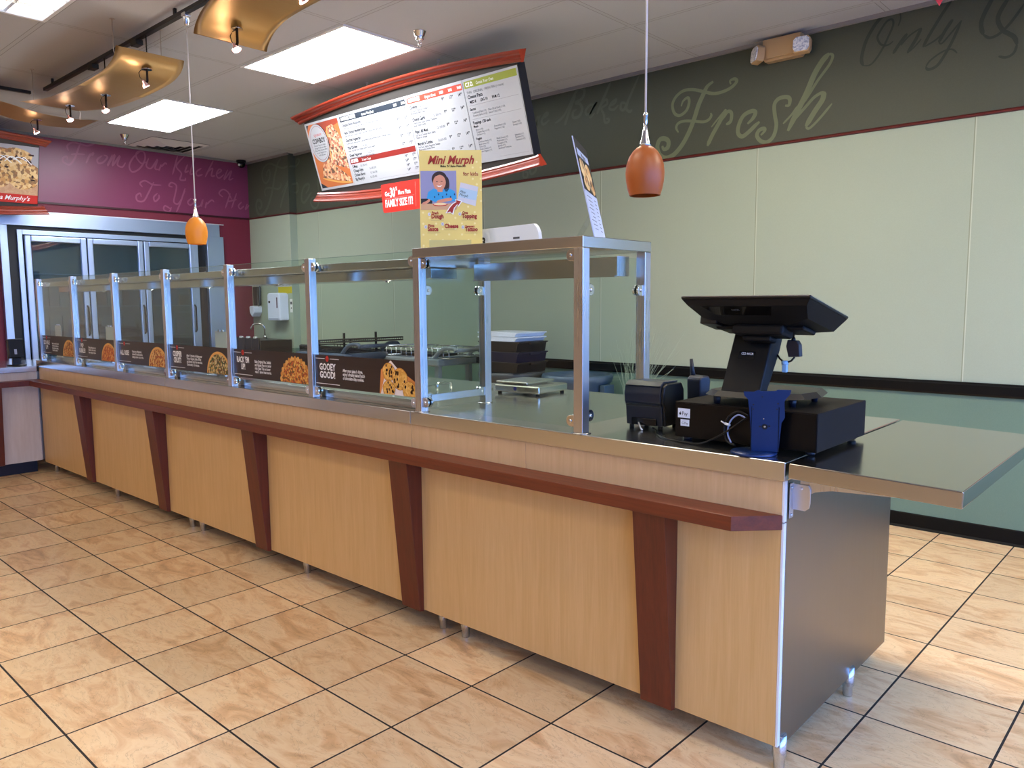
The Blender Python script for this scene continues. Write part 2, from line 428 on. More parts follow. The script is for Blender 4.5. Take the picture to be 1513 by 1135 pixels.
# painted script on the walls
STROKES = {"fresh":[[22,[[-621,2712],[-606,2746],[-570,2762],[-559,2729],[-579,2678],[-631,2652],[-674,2675],[-691,2733],[-665,2783],[-607,2814],[-534,2810],[-452,2782],[-371,2754],[-292,2757],[-235,2777],[-207,2806],[-226,2823],[-255,2815],[-249,2793]]],[34,[[-378,2834],[-422,2811],[-446,2772],[-486,2698],[-520,2605],[-560,2521],[-611,2446],[-675,2390],[-740,2375],[-790,2404],[-810,2463],[-791,2508],[-753,2512],[-720,2488],[-724,2447],[-757,2438],[-769,2463]]],[20,[[-639,2537],[-658,2572],[-641,2601],[-593,2608],[-520,2596],[-447,2580],[-407,2588],[-388,2611],[-393,2630]]],[12,[[-386,2535],[-328,2593],[-280,2637]]],[30,[[-280,2637],[-327,2557],[-375,2485],[-413,2414]]],[24,[[-307,2572],[-269,2618],[-240,2605],[-244,2553],[-277,2536]]],[28,[[-124,2517],[-87,2546],[-70,2581],[-98,2594],[-153,2574],[-185,2518],[-189,2467],[-159,2441],[-113,2464],[-67,2500],[-40,2517]]],[26,[[128,2591],[154,2590],[157,2627],[131,2644],[83,2640],[57,2607],[63,2539],[74,2479],[58,2414],[18,2381],[-27,2392],[-56,2430],[-43,2462],[-11,2470],[-2,2456],[-29,2430]]],[14,[[118,2480],[173,2529],[207,2573]]],[36,[[151,2430],[208,2540],[264,2645],[310,2749],[357,2819],[397,2854]]],[18,[[397,2854],[418,2834],[399,2787],[336,2712],[281,2634],[232,2569]]],[20,[[175,2480],[250,2550],[315,2611],[372,2633]]],[34,[[372,2633],[365,2587],[318,2522],[266,2441]]],[16,[[266,2441],[288,2426],[345,2470],[424,2553]]]],"only":[[12,[[789,3007],[796,2963],[784,2924]]],[30,[[747,3023],[712,3007],[660,2965],[609,2879],[587,2784],[599,2741]]],[18,[[599,2741],[645,2741],[697,2804],[735,2881],[757,2936],[750,2968],[720,2963],[686,2916],[673,2883],[695,2841],[732,2830],[761,2845]]],[28,[[763,2775],[797,2825],[835,2871]]],[14,[[803,2812],[847,2856],[908,2886]]],[28,[[908,2886],[883,2830],[840,2762]]],[12,[[840,2762],[873,2785],[911,2824]]],[26,[[922,2777],[950,2833],[1006,2925],[1057,2998]]],[14,[[930,2778],[985,2802],[1032,2838]]],[28,[[1067,2893],[1032,2843],[1002,2786]]],[14,[[1002,2786],[1019,2777],[1060,2820],[1110,2877]]],[24,[[1110,2877],[1077,2793],[1043,2725],[1002,2663],[958,2648],[941,2664]]],[14,[[941,2664],[962,2695],[1021,2730],[1069,2734],[1097,2708]]],[34,[[1260,2969],[1219,2885],[1206,2832],[1219,2778]]],[22,[[1219,2778],[1251,2754],[1296,2766],[1348,2815],[1406,2899]]],[34,[[1336,2950],[1295,2883],[1285,2836],[1310,2780],[1362,2735],[1379,2692]]],[20,[[1379,2692],[1366,2651],[1332,2636],[1297,2649]]]],"baked":[[16,[[-2023,2904],[-1993,2783],[-1932,2854],[-1957,2782],[-1908,2859]]],[18,[[-1884,2828],[-1837,2847],[-1831,2864],[-1860,2860],[-1896,2812],[-1873,2782],[-1813,2808]]],[18,[[-1755,2773],[-1663,2819],[-1562,2957],[-1518,3000]]],[22,[[-1551,2955],[-1618,2829],[-1657,2740]]],[20,[[-1573,3001],[-1507,2998],[-1464,2973],[-1485,2918],[-1551,2895],[-1507,2879],[-1485,2833],[-1518,2787],[-1573,2788],[-1573,2831],[-1540,2842]]],[18,[[-1366,2847],[-1409,2854],[-1452,2819],[-1441,2788],[-1398,2802],[-1345,2868],[-1398,2810],[-1409,2762],[-1366,2788]]],[20,[[-1345,2777],[-1293,2868],[-1221,2986]]],[16,[[-1313,2830],[-1262,2871],[-1251,2836],[-1303,2811],[-1282,2766],[-1271,2706],[-1240,2702],[-1235,2722],[-1261,2730]]],[16,[[-1220,2814],[-1179,2832],[-1169,2854],[-1210,2837],[-1230,2799],[-1189,2784],[-1148,2810]]],[18,[[-1078,2806],[-1118,2821],[-1128,2782],[-1098,2769],[-1058,2835],[-962,3001]]],[18,[[-1058,2835],[-1078,2774],[-1047,2745],[-1028,2758]]],[16,[[-2044,2482],[-2082,2459],[-2094,2396],[-2057,2383],[-2044,2418],[-2075,2430]]],[18,[[-1995,2467],[-2020,2433],[-2001,2404],[-1958,2426],[-1958,2462],[-1995,2467]]],[14,[[-1970,2554],[-1921,2575],[-1903,2564],[-1909,2528]]]],"kit":[[14,[[2517,2892],[2509,2940],[2557,2977],[2626,2975],[2696,2966],[2769,2995]]],[14,[[2639,2995],[2612,2930],[2571,2826],[2520,2758],[2464,2776],[2461,2812],[2497,2835],[2500,2805]]],[14,[[2538,2858],[2597,2872],[2667,2875]]],[14,[[2722,2895],[2674,2789]]],[14,[[2701,2855],[2752,2905],[2738,2872]]],[14,[[2835,2885],[2784,2841],[2794,2804],[2844,2823],[2884,2879],[2848,2893]]],[14,[[2935,2910],[2879,2789],[2960,2914],[2928,2795],[3010,2908],[2979,2814],[3028,2795],[3063,2844]]],[14,[[3232,2988],[3150,2913],[3099,2816],[3128,2755],[3208,2803],[3266,2902],[3257,2979],[3192,2970],[3176,2916],[3224,2857],[3278,2877]]],[14,[[3306,2920],[3276,2837],[3327,2817],[3400,2919],[3368,2822],[3407,2814]]],[14,[[3438,2870],[3407,2800]]],[14,[[3436,2844],[3479,2889],[3499,2878]]],[14,[[3623,2987],[3556,2777]]],[14,[[3707,2998],[3603,2877],[3655,2802],[3637,2732],[3694,2732],[3695,2759]]],[14,[[3731,2906],[3698,2821],[3742,2839]]],[14,[[3822,3000],[3755,2814],[3798,2818]]],[14,[[3889,2884],[3828,2836],[3840,2796],[3900,2816]]],[14,[[4034,2985],[3928,2792]]],[14,[[3961,2851],[4022,2900],[4003,2814],[4048,2819]]],[14,[[4064,2835],[4127,2884],[4097,2895],[4064,2835],[4093,2796],[4156,2845]]],[14,[[4205,2907],[4153,2788],[4251,2899],[4215,2795],[4270,2815]]],[14,[[3223,2609],[3199,2646],[3254,2678],[3331,2646],[3426,2649]]],[14,[[3346,2674],[3287,2562],[3229,2465],[3163,2459],[3153,2510],[3193,2540],[3204,2502]]],[14,[[3380,2558],[3337,2514],[3348,2469],[3391,2506],[3393,2546]]],[14,[[3549,2642],[3508,2651],[3537,2688],[3591,2660],[3572,2563],[3554,2480],[3609,2471],[3688,2615]]],[14,[[3689,2643],[3624,2473],[3576,2373]]],[14,[[3522,2396],[3455,2431],[3439,2389],[3493,2367],[3523,2423]]],[14,[[3755,2539],[3710,2494],[3737,2462],[3782,2500],[3770,2541]]],[14,[[3813,2544],[3794,2460],[3853,2465],[3886,2537],[3867,2452]]],[14,[[3929,2513],[3910,2442]]],[14,[[3927,2485],[3990,2540],[4019,2521]]],[14,[[4128,2587],[4084,2626],[4132,2673],[4193,2650],[4235,2569]]],[14,[[4223,2639],[4153,2462]]],[14,[[4301,2647],[4230,2468]]],[14,[[4172,2535],[4298,2574]]],[14,[[4360,2551],[4318,2504],[4340,2470],[4390,2510]]],[14,[[4431,2536],[4404,2468],[4455,2523]]]]}
def script(name, key, kw, m, parent, M, clampz=3.0):
    mb = MB()
    for k, (w_, pts) in enumerate(STROKES[key]):
        off = .00022*k
        if parent is WALL_L: MM = lambda p, off=off: M(p)+Vector((off, 0, 0))
        else: MM = lambda p, off=off: M(p)+Vector((0, -off, 0))
        mb.ribbon([(a/1000, min(b_/1000, clampz)) for a, b_ in pts], w_*kw, m, M=MM)
    return mb.build(name, None, parent)
onback = lambda p: Vector((p.x, YB-.0015, p.z))
script('lettering', 'fresh', .00098, LETG, WALL_B, onback)
script('lettering', 'only', .00066, LETD, WALL_B, onback, 3.012)
script('lettering', 'baked', .00115, LETM, WALL_B, onback)
script('lettering', 'kit', .00125, LETP, WALL_L, lambda p: Vector((XW+.0015, p.x, p.z)))
def leftfresh(p):
    x = (p.x+.810)*1.31-6.19; z = 2.385+(p.z-2.375)*1.27
    return Vector((x, (BUMP_Y if x < BUMP_X else YB)-.0015, min(z, 3.0)))
script('lettering', 'fresh', .0008, LETM, WALL_B, leftfresh)
mb = MB()
for k, body in enumerate(('O n l y', 'Q u a l i t y')):
    pass
mb.text('Only  Qua', Matrix.Translation((-4.7, YB-.0015, 2.42)) @ Matrix.Rotation(PI/2, 4, 'X'), .20, LETD, 1.0, 0, .35)
mb.build('lettering', None, WALL_B)
mb = MB(); mb.poly([(1.035, YB-.002, ZC), (1.20, YB-.002, ZC), (1.12, YB-.002, 2.93)], None)
mb.bm.free()

# ------------------------------------------------------------------ daylight and world
wd = bpy.data.worlds.new('world'); SC.world = wd; wd.use_nodes = True
nt = wd.node_tree; bg = nt.nodes['Background']
tc = nt.nodes.new('ShaderNodeTexCoord'); sx = nt.nodes.new('ShaderNodeSeparateXYZ'); rp = nt.nodes.new('ShaderNodeValToRGB')
nt.links.new(tc.outputs['Generated'], sx.inputs[0]); nt.links.new(sx.outputs[2], rp.inputs[0]); nt.links.new(rp.outputs[0], bg.inputs[0])
e = rp.color_ramp.elements; e[0].position = 0; e[0].color = (.24, .43, 1.0, 1); e[1].position = .6; e[1].color = (.12, .33, 1.0, 1)
bg.inputs[1].default_value = 5.0
struct(MB().box(-30, 40, -30, 40, -.4, -.12).build('ground', mat('asphalt', '7A7E86', .9)))
def portal(name, loc, rot, sx_, sy_):
    l = bpy.data.lights.new(name, 'AREA'); l.shape = 'RECTANGLE'; l.size = sx_; l.size_y = sy_; l.cycles.is_portal = True
    o = bpy.data.objects.new(name, l); COL.objects.link(o); o.location = loc; o.rotation_euler = rot
portal('window_daylight', (XE+.12, .325, 1.5), (0, PI/2, 0), 2.3, 7.85)
portal('window_daylight', ((GX0+GX1)/2, YB+.14, 1.23), (-PI/2, 0, 0), GX1-GX0, 2.26)
# ------------------------------------------------------------------ camera
RX = Vector((0.739911, 0.67267013, -0.00682618)); UX = Vector((-0.0657084, 0.08236809, 0.99443346)); FX = Vector((-0.66948795, 0.73534372, -0.10514514))
cam = bpy.data.cameras.new('camera'); co = bpy.data.objects.new('camera', cam); COL.objects.link(co)
cam.sensor_width = 36; cam.sensor_fit = 'HORIZONTAL'; cam.lens = 1149.54/1513*36; cam.clip_start = .05
Mc = Matrix((RX, UX, -FX)).transposed().to_4x4(); Mc.translation = (2.27181, -.40810, 1.36195); co.matrix_world = Mc
SC.camera = co
SC.view_settings.view_transform = 'Standard'; SC.view_settings.look = 'None'; SC.view_settings.gamma = 1; SC.view_settings.exposure = 0.95

# ------------------------------------------------------------------ service counter
H = .918
YC = 1.648; YP = 1.658; XR = 1.412; XL = -4.818
def foot(x, y, top, r=.0205):
    b = MB(); b.lathe([(r*.72, 0), (r*.78, .004), (r*.80, .03), (r*.86, .033), (r, .040), (r, top)], x, y, seg=20); return b
BR = [(.962, 1.076), (-.229, -.114), (-1.428, -1.311), (-2.602, -2.486), (-3.812, -3.697)]
LEGST = steel('leg_steel', (.6, .62, .66), .22, (40, 40, 200), .04)
ENDST = steel('end_panel_steel', (.25, .225, .185), .34, (160, 160, 1.5), .05)
units = [(.002, XR-.004, 'rightmost section of the long counter, maple front with open steel end'), (-2.261, -.002, 'middle section of the long counter with maple front under glass guard'), (-4.79, -2.265, 'far left section of the long counter, maple front meeting the side counter')]
for i, (x0, x1, lab) in enumerate(units):
    t = thing('counter_cabinet', lab, 'counter', ((x0+x1)/2, 2.15, 0), 0, 'maple fronted sections of the long counter')
    MB().box(x0, x1-.007, YP+.034, 2.62, .105, .861).build('body', STEELV, t)
    pa = -.1715 if i == 0 else (-2.544 if i == 1 else x0); pb = x1-.006 if i == 0 else (-.1725 if i == 1 else -2.545)
    MB().box(pa+.0005, pb-.0005, YP, YP+.018, .085, .743, bev=.0008).build('front_panel', MAPLE, t)
    seam = .455
    if x0 < seam < x1:
        MB().box(pa+.0005, seam-.001, YP, YP+.018, .745, .862, bev=.0008).build('upper_panel', MAPLEH, t)
        MB().box(seam+.0005, pb-.0005, YP, YP+.018, .745, .862, bev=.0008).build('upper_panel', MAPLEH, t)
    else: MB().box(pa+.0005, pb-.0005, YP, YP+.018, .745, .862, bev=.0008).build('upper_panel', MAPLEH, t)
    xs = [x0+.065, x1-.065] if i else [x0+.065, 1.398]
    if i: xs.insert(1, (x0+x1)/2+.05)
    for x in xs:
        for y in ((1.722, 2.29) if x < 1.3 else (1.700, 2.265)): foot(x, y, .105).build('leg', LEGST, t)
    MB().box(x0+.002, x1-.004 if i else .90, 2.595, 2.612, .004, .1045).build('added_shade_board', BLACKM, t)  # unseen board added to keep light out from under the counter
    if i == 0:
        e = MB(); e.box(x1-.0055, x1+.001, YP, YP+.0165, .085, .742); e.box(x1-.0055, x1+.001, YP, YP+.0165, .746, .862); e.build('edge_strip', EDGE, t)
        e = MB(); e.box(x1-.006, x1-.001, YP+.026, 2.625, .072, .861, bev=.001); e.box(x1-.012, x1-.001, YP+.0245, YP+.030, .072, .861, bev=.002)
        e.build('end_panel', ENDST, t)
        e = MB(); e.box(x1-.03, x1-.008, YP+.018, YP+.03, .09, .86); e.build('dark_gap_strip', BLACKM, t)  # black strip stands in for the shade of the open gap
    for a, c in BR:
        if x0 < a < x1:
            k = MB(); k.prism([(YP-.0002, .7235), (1.578, .7235), (1.636, .083), (YP-.0002, .078)], a, c, 'x', bev=.0012); k.build('tapered_bracket', CHERRYV, t)
led = MB(); led.prism([(-4.685, 1.553), (1.303, 1.553), (1.405, YP-.0004), (-4.79, YP-.0004)], .7240, .7665, 'z', bev=.0015)
tag(led.build('counter_ledge', CHERRY), 'long cherry wood ledge running along the front of the maple counter', 'ledge')
# worktops
for x0, x1, lab in ((-.1655, XR, 'steel worktop carrying the cash drawer and the square glass hood'), (-2.4495, -.1675, 'middle length of steel worktop under the sneeze guard'), (XL, -2.4515, 'far left length of steel worktop beside the side counter')):
    b = MB(); b.box(x0, x1, YC, 2.68, .8632, H, bev=.0035, seg=3)
    tag(b.build('steel_worktop', STEELT), lab, 'worktop', 'steel worktop lengths of the long counter')
# side counter
t = thing('side_counter', 'short side counter at far left with pale laminate front and steel top', 'counter', (-5.2, 0, 0))
b = MB(); b.prism([(-5.65, -2.6), (-4.78, -2.6), (-4.78, 1.640), (-4.830, 1.647), (-4.830, 2.2), (-5.65, 2.2)], .829, .874, 'z', bev=.003); b.build('worktop', STEELT, t)
MB().box(-4.808, -4.792, -2.55, 1.64, .745, .828).build('upper_panel', WHITEL, t)
MB().box(-4.808, -4.792, -2.55, 1.64, .102, .743).build('front_panel', WHITEL, t)
MB().box(-5.6, -4.815, -2.55, 2.15, .102, .827).build('body', STEELV, t)
b = MB(); b.prism([(-4.791, -2.55), (-4.685, -2.55), (-4.685, 1.552), (-4.791, 1.657)], .7240, .7665, 'z', bev=.0015); b.build('ledge', CHERRYV, t)
for y0 in (1.255, .07, -1.11):
    b = MB(); b.prism([(-4.7915, .7235), (-4.712, .7235), (-4.772, .10), (-4.7915, .095)], y0, y0+.114, 'y', bev=.0012); b.build('tapered_bracket', CHERRYV, t)
MB().box(-5.55, -4.865, -2.5, 1.62, 0, .101).build('toe_kick', mat('blue_black_toe_kick', '0A0E22', .5), t)
for y in (1.30, .1): foot(-4.835, y, .102).build('leg', STEELP, t)
# ------------------------------------------------------------------ drop leaf
t = thing('drop_leaf', 'raised steel drop leaf hinged to the right end of the counter', 'shelf', (XR, 2.15, .9))
M = Matrix.Translation((1.421, 0, .9165)) @ Matrix.Rotation(math.radians(1.55), 4, 'Y')
b = MB(); b.box(0, .425, YC+.002, 2.672, -.043, 0, bev=.003, seg=3, M=M); b.build('leaf_top', steel('leaf_steel', (.47, .45, .41), .17, (220, 1.5, 220), .06), t)
b = MB(); b.prism([(.012, -.0435), (.40, -.0435), (.385, -.047), (.20, -.062), (.10, -.070), (.055, -.082), (.03, -.098), (.012, -.098)], YC+.060, YC+.063, 'y', M=M); b.build('support_bracket', STEELV, t)
for yy in (YC+.055,):
    b = MB()
    b.box(1.4095, 1.4125, yy-.016, yy+.010, .752, .852, bev=.001)
    b.prism([(1.4125, .776), (1.448, .776), (1.460, .786), (1.4625, .80), (1.4625, .838), (1.456, .850), (1.4125, .850)], yy, yy+.004, 'y', bev=.001)
    for z in (.762, .84): b.lathe([(.0045, 0), (.0045, .003), (.002, .005)], 0, 0, seg=12, M=Matrix.Translation((1.4122, yy-.008, z)) @ Matrix.Rotation(PI/2, 4, 'Y'))
    b.lathe([(.004, 0), (.004, .003), (.002, .004)], 0, 0, seg=12, M=Matrix.Translation((1.437, yy, .838)) @ Matrix.Rotation(PI/2, 4, 'X'))
    b.build('hinge_plate', steel('zinc_plate', (.62, .64, .70), .35), t)

# ------------------------------------------------------------------ sneeze guard
PX = [-4.735, -3.980, -3.222, -2.450, -1.682, -.914]; PW = .038; PY0, PY1 = 1.656, 1.694; GY = 1.675
FLX = -.143; FRX = .672
g = thing('sneeze_guard', 'long glass sneeze guard with square steel posts over the counter front', 'sneeze guard', (-2.4, GY, H))
def post(x, y0, z1, name, parent):
    b = MB(); b.box(x, x+PW, y0, y0+PW, H+.0005, z1, bev=.002); return b.build(name, STEELV, parent)
def clampm(x, z, sgn, y=GY, axis='x'):
    """D shaped glass clamp growing from a post face"""
    pts = [(0, -.020), (.018, -.020)] + [(.018+.018*math.sin(a), -.020*math.cos(a)) for a in [PI*k/10 for k in range(1, 10)]] + [(.018, .020), (0, .020)]
    M = Matrix.Translation((x, y, z)) @ (Matrix.Rotation(0 if sgn > 0 else PI, 4, 'Z') if axis == 'x' else Matrix.Rotation(PI/2 if sgn > 0 else -PI/2, 4, 'Z'))
    b = MB(); b.prism(pts, .0045, .013, 'y', M=M, bev=.0015); b.prism(pts, -.013, -.0045, 'y', M=M, bev=.0015); b.box(-.001, .010, -.0045, .0045, -.018, .018, M=M)
    b.lathe([(.006, 0), (.006, .002), (.003, .004)], 0, 0, seg=12, M=M @ Matrix.Translation((.017, .013, 0)) @ Matrix.Rotation(-PI/2, 4, 'X'))
    b.lathe([(.006, 0), (.006, .002), (.003, .004)], 0, 0, seg=12, M=M @ Matrix.Translation((.017, -.013, 0)) @ Matrix.Rotation(PI/2, 4, 'X'))
    return b
for x in PX:
    post(x, PY0, 1.568, 'post', g)
edges = PX+[FLX]
for i, x in enumerate(edges):
    if i < 6:
        x1 = edges[i+1]
        gb = MB(); gb.box(x+PW+.007, x1-.007, GY-.003, GY+.003, .937, 1.566); gp = gb.build('glass_panel', GLASS, g)
        eb = MB(); eb.box(x+PW+.007, x1-.007, GY-.0031, GY+.0031, 1.5655, 1.5668); eb.build('glass_edge', GLASSE, gp)
        for z in (.951, 1.528):
            clampm(x+PW, z, 1).build('clamp', STEELP, g); clampm(x1, z, -1).build('clamp', STEELP, g)
b = MB(); b.box(PX[0]+.01, FLX-.008, 1.702, 2.05, 1.506, 1.541, bev=.002); b.build('top_shelf', STEELT, g)
for x in PX: MB().box(x+.006, x+.032, PY1, 1.704, 1.512, 1.536).build('shelf_arm', STEELV, g)
b = MB(); b.box(PX[0]+.08, FLX-.05, 1.80, 1.95, 1.462, 1.505, bev=.002); b.build('light_housing', STEELT, g)
for x in (-.52, -1.45, -2.2, -3.0, -3.8):
    b = MB(); b.lathe([(.010, 1.452), (.010, 1.458), (.030, 1.460), (.030, 1.463)], x, 1.83, seg=20); b.build('light_fitting', STEELP, g)
# low steel kick rail behind the glass
b = MB(); b.box(PX[0]+PW+.01, FLX-.01, 1.71, 1.722, H+.0005, .955, bev=.001); b.build('back_rail', STEELT, g)

# ------------------------------------------------------------------ square glass hood
h = thing('glass_hood', 'square steel and glass hood standing on the worktop beside the printer', 'food guard', (.28, 1.86, H))
for x, y in ((FLX, PY0), (FRX, PY0), (FLX, 2.030), (FRX, 2.030)):
    post(x, y, 1.538, 'post', h)
    MB().lathe([(.034, H+.0003), (.034, H+.002), (.028, H+.0035)], x+PW/2, y+PW/2, seg=24).build('post_flange', STEELT, h)
b = MB(); b.box(FLX, FRX+PW, PY0, 2.070, 1.5385, 1.576, bev=.002); b.build('top_shelf', STEELT, h)
gp = MB(); gp.box(FLX+PW+.007, FRX-.010, GY-.003, GY+.003, .935, 1.528); gp = gp.build('front_glass', GLASS, h)
b = MB(); b.box(FRX-.0102, FRX-.009, GY-.0031, GY+.0031, .935, 1.528); b.build('glass_edge', mat('dark_glass_edge', '1E2A27', .2), gp)
gp = MB(); gp.box(FRX+.016, FRX+.022, PY1+.007, 2.023, .945, 1.515); gp.build('side_glass', GLASS, h)
gp = MB(); gp.box(FLX+.016, FLX+.022, PY1+.007, 2.023, .985, 1.50); gp.build('side_glass', GLASS, h)
for z in (.958, 1.515):
    clampm(FRX, z, -1).build('clamp', STEELP, h)
    clampm(FLX+PW, z, 1).build('clamp', STEELP, h)
for x in (FLX+.019, FRX+.019):
    for z in ((.975, 1.40) if x > 0 else (.972, 1.41)):
        clampm(x, z, 1, PY1, 'y').build('clamp', STEELP, h); clampm(x, z, -1, 2.030, 'y').build('clamp', STEELP, h)
MB().box(FLX+.024, FLX+.036, PY1+.022, 2.008, .955, .985, bev=.001).build('low_rail', STEELT, h)
b = MB(); b.box(-.095, .640, 1.955, 2.026, 1.452, 1.522, bev=.0015); b.box(-.09, .635, 1.945, 1.956, 1.4495, 1.456); b.build('heat_lamp_housing', STEELT, h)
MB().box(.6405, .6435, 1.95, 2.026, 1.452, 1.524, bev=.0005).build('end_cap', STEELV, h)

# ------------------------------------------------------------------ instruction strips stuck on the glass
BROWN = grain('dark_wood_print', '2A1C16', '36261E', .35, (1.5, 30, 30), bstr=0)
WH = mat('white_ink', 'F2F2F0', .5); REDI = mat('red_ink', 'C8281E', .45); TANI = mat('board_print', 'D98A45', .5); BLKI = mat('black_ink', '15161A', .5)
def food(name, scale, cols, seedrot=0):
    m = mat(name, cols[0], .55)
    v = nd(m, 'ShaderNodeTexVoronoi'); v.inputs['Scale'].default_value = scale; lk(m, coords(m, (1, 1, 1), (0, 0, seedrot)), v.inputs['Vector'])
    wn = nd(m, 'ShaderNodeTexWhiteNoise'); lk(m, v.outputs['Position'], wn.inputs['Vector'])
    n = len(cols); r = ramp(m, wn.outputs['Value'], [(i/n, c) for i, c in enumerate(cols)])
    for l in m.node_tree.nodes:
        if l.type == 'VALTORGB': l.color_ramp.interpolation = 'CONSTANT'
    n2 = noise(m, coords(m, (1, 1, 1)), scale*2.5, 3, .6)
    c = mixc(m, .22, r, ramp(m, n2, [(.3, cols[-1]), (.7, cols[1])]))
    lk(m, c, bsdf(m).inputs['Base Color']); return m
PZ = [food('printed_pizza_meat', 105, ['C7853A', 'E3B062', '8E3B1C', 'B9552A', 'D9A55A', '6A3018']), food('printed_pizza_pepperoni', 95, ['C8692E', 'A83A1C', 'D98A3E', '9A2E16', 'C2572A', 'E2A65A']),
      food('printed_pizza_cheese', 110, ['D9A24C', 'B5652A', 'EBC983', '7A3A1C', 'E1B86B', 'A8502A']), food('printed_pizza_greens', 100, ['CFA559', '4F5A2C', 'E6D3A0', '7A4A2A', 'D8B870', '3C3A20']),
      food('printed_pizza_pie', 110, ['D98C33', 'C75A28', 'F0C46A', '8A3A1E', 'E8A84A', '5A4A22']), food('printed_cookie', 120, ['D9A045', 'E6B257', 'D29838', 'E9BC66', 'C98E34', 'DBA64C'])]
CRUST = mat('printed_crust', 'E2A857', .5); CHIP = mat('printed_chocolate', '3A1C10', .5); PAR = mat('printed_parchment', 'E4D9D2', .6)
info = [("DOUBLE\nUP!", "Brush crust with olive oil\nor butter and add extra\ntoppings before baking\nfor twice the flavor.", 0, 'first'),
        ("POP\nBUBBLES!", "During baking, pop any\nbubbles in the crust to\nkeep toppings in place.", 1, 'second'),
        ("ALL RISE!", "If pizza was refrigerated,\nremove 30 minutes before\nbaking to allow crust to rise.", 2, 'third'),
        ("CRISPIER\nCRUST!", "After 10 minutes of baking your\nThin or Original, slide off tray\nand directly onto the oven rack.\nCheck every 1-2 minutes.", 3, ''),
        ("RACK 'EM\nUP!", "Bake Original, Pan, Stuffed\nand Gluten Free on center\nrack. Bake Thin on lower\nrack 3\" above heat source.", 4, ''),
        ("GOOEY\nGOOD!", "After your pizza is done,\nenjoy a freshly baked batch\nof chocolate chip cookies.", 5, '')]
slab = ['brown DOUBLE UP strip on the far left pane of the sneeze guard', 'brown POP BUBBLES strip with a pepperoni pizza on the guard glass', 'brown ALL RISE strip with half a pizza on the guard glass',
        'brown CRISPIER CRUST strip with a greens pizza on the guard glass', "brown RACK 'EM UP strip with a fluted pizza pie on the guard glass", 'brown GOOEY GOOD strip with chocolate chip cookies beside the hood']
for i, (head, body, pz, _) in enumerate(info):
    x0, x1 = edges[i]+PW+.003, edges[i+1]-.004; w = x1-x0; hh = .149
    p = Print(frame((x0, 1.6705, .9735), (1, 0, 0), (0, 0, 1)), w, hh, BROWN, .001)
    yb = .132; p.ell(.098, yb, .012, .014, REDI, 1); p.txt(str(6-0 if i == 5 else i+1), .098, yb-.007, .018, mat('dark_red_ink', '7E1812', .5), 2, .8, .0006, align='CENTER')
    p.rect(.006, yb-.001, .078, yb+.0012, WH); p.rect(.118, yb-.001, .190, yb+.0012, WH); p.rect(.006, .014, .192, .0165, WH)
    two = '\n' in head
    p.txt(head, .098, .080 if two else .058, .043, WH, 2, .84 if len(head) < 12 else .68, .0014, align='CENTER', line=.86)
    nl = body.count('\n')+1
    p.txt(body, .218, .062+.0105*nl/2, .0205, WH, 2, .72, .0004, line=.85)
    R = .098
    if i < 5:
        cx = w-.125
        def half(rx, ry, m, l): p.poly([(min(w-.002, cx+rx*math.cos(PI*k/40)), .002+ry*math.sin(PI*k/40)) for k in range(41)], m, l)
        half(.135, .124, CRUST, 1); half(.123, .110, PZ[i], 2)
        if i == 4:
            for k in range(15):
                a = PI*(k+.5)/15; x_ = cx+.130*math.cos(a)
                if x_ < w-.02: p.ell(x_, .004+.118*math.sin(a), .0105, .012, mat('printed_crust_dark', 'C98433', .5) if k % 2 else CRUST, 3, 10)
    else:
        p.poly([(w-.245, 0), (w-.232, .104), (w-.205, .118), (w-.15, .128), (w-.002, .060), (w-.002, 0)], TANI, 1)
        p.poly([(w-.236, 0), (w-.19, .128), (w-.165, .146), (w-.05, .06), (w-.002, .03), (w-.002, 0)], PAR, 2)
        for ci, (cx, cy, r) in enumerate(((w-.180, .096, .042), (w-.105, .070, .050), (w-.178, .022, .042), (w-.042, .022, .045))):
            for rr_, mm_, ll in ((r, mat('printed_cookie_rim', 'B87428', .5), 3+3*ci), (r*.93, PZ[5], 4+3*ci)):
                p.poly([(min(w-.002, cx+rr_*math.cos(a)*(1+.05*math.sin(5*a))), max(.001, cy+rr_*.95*math.sin(a))) for a in [2*PI*k/24 for k in range(24)]], mm_, ll)
            random.seed(int(cx*1000))
            for k in range(12):
                a = random.random()*2*PI; q = r*.75*math.sqrt(random.random()); y = cy+q*math.sin(a)
                if y > .006 and cx+q*math.cos(a) < w-.008: p.ell(cx+q*math.cos(a), y, .005, .0062, CHIP, 5+3*ci, 10)
    o = p.build('instruction_strip'); tag(o, slab[i], 'sign', 'brown baking tip strips on the guard glass')

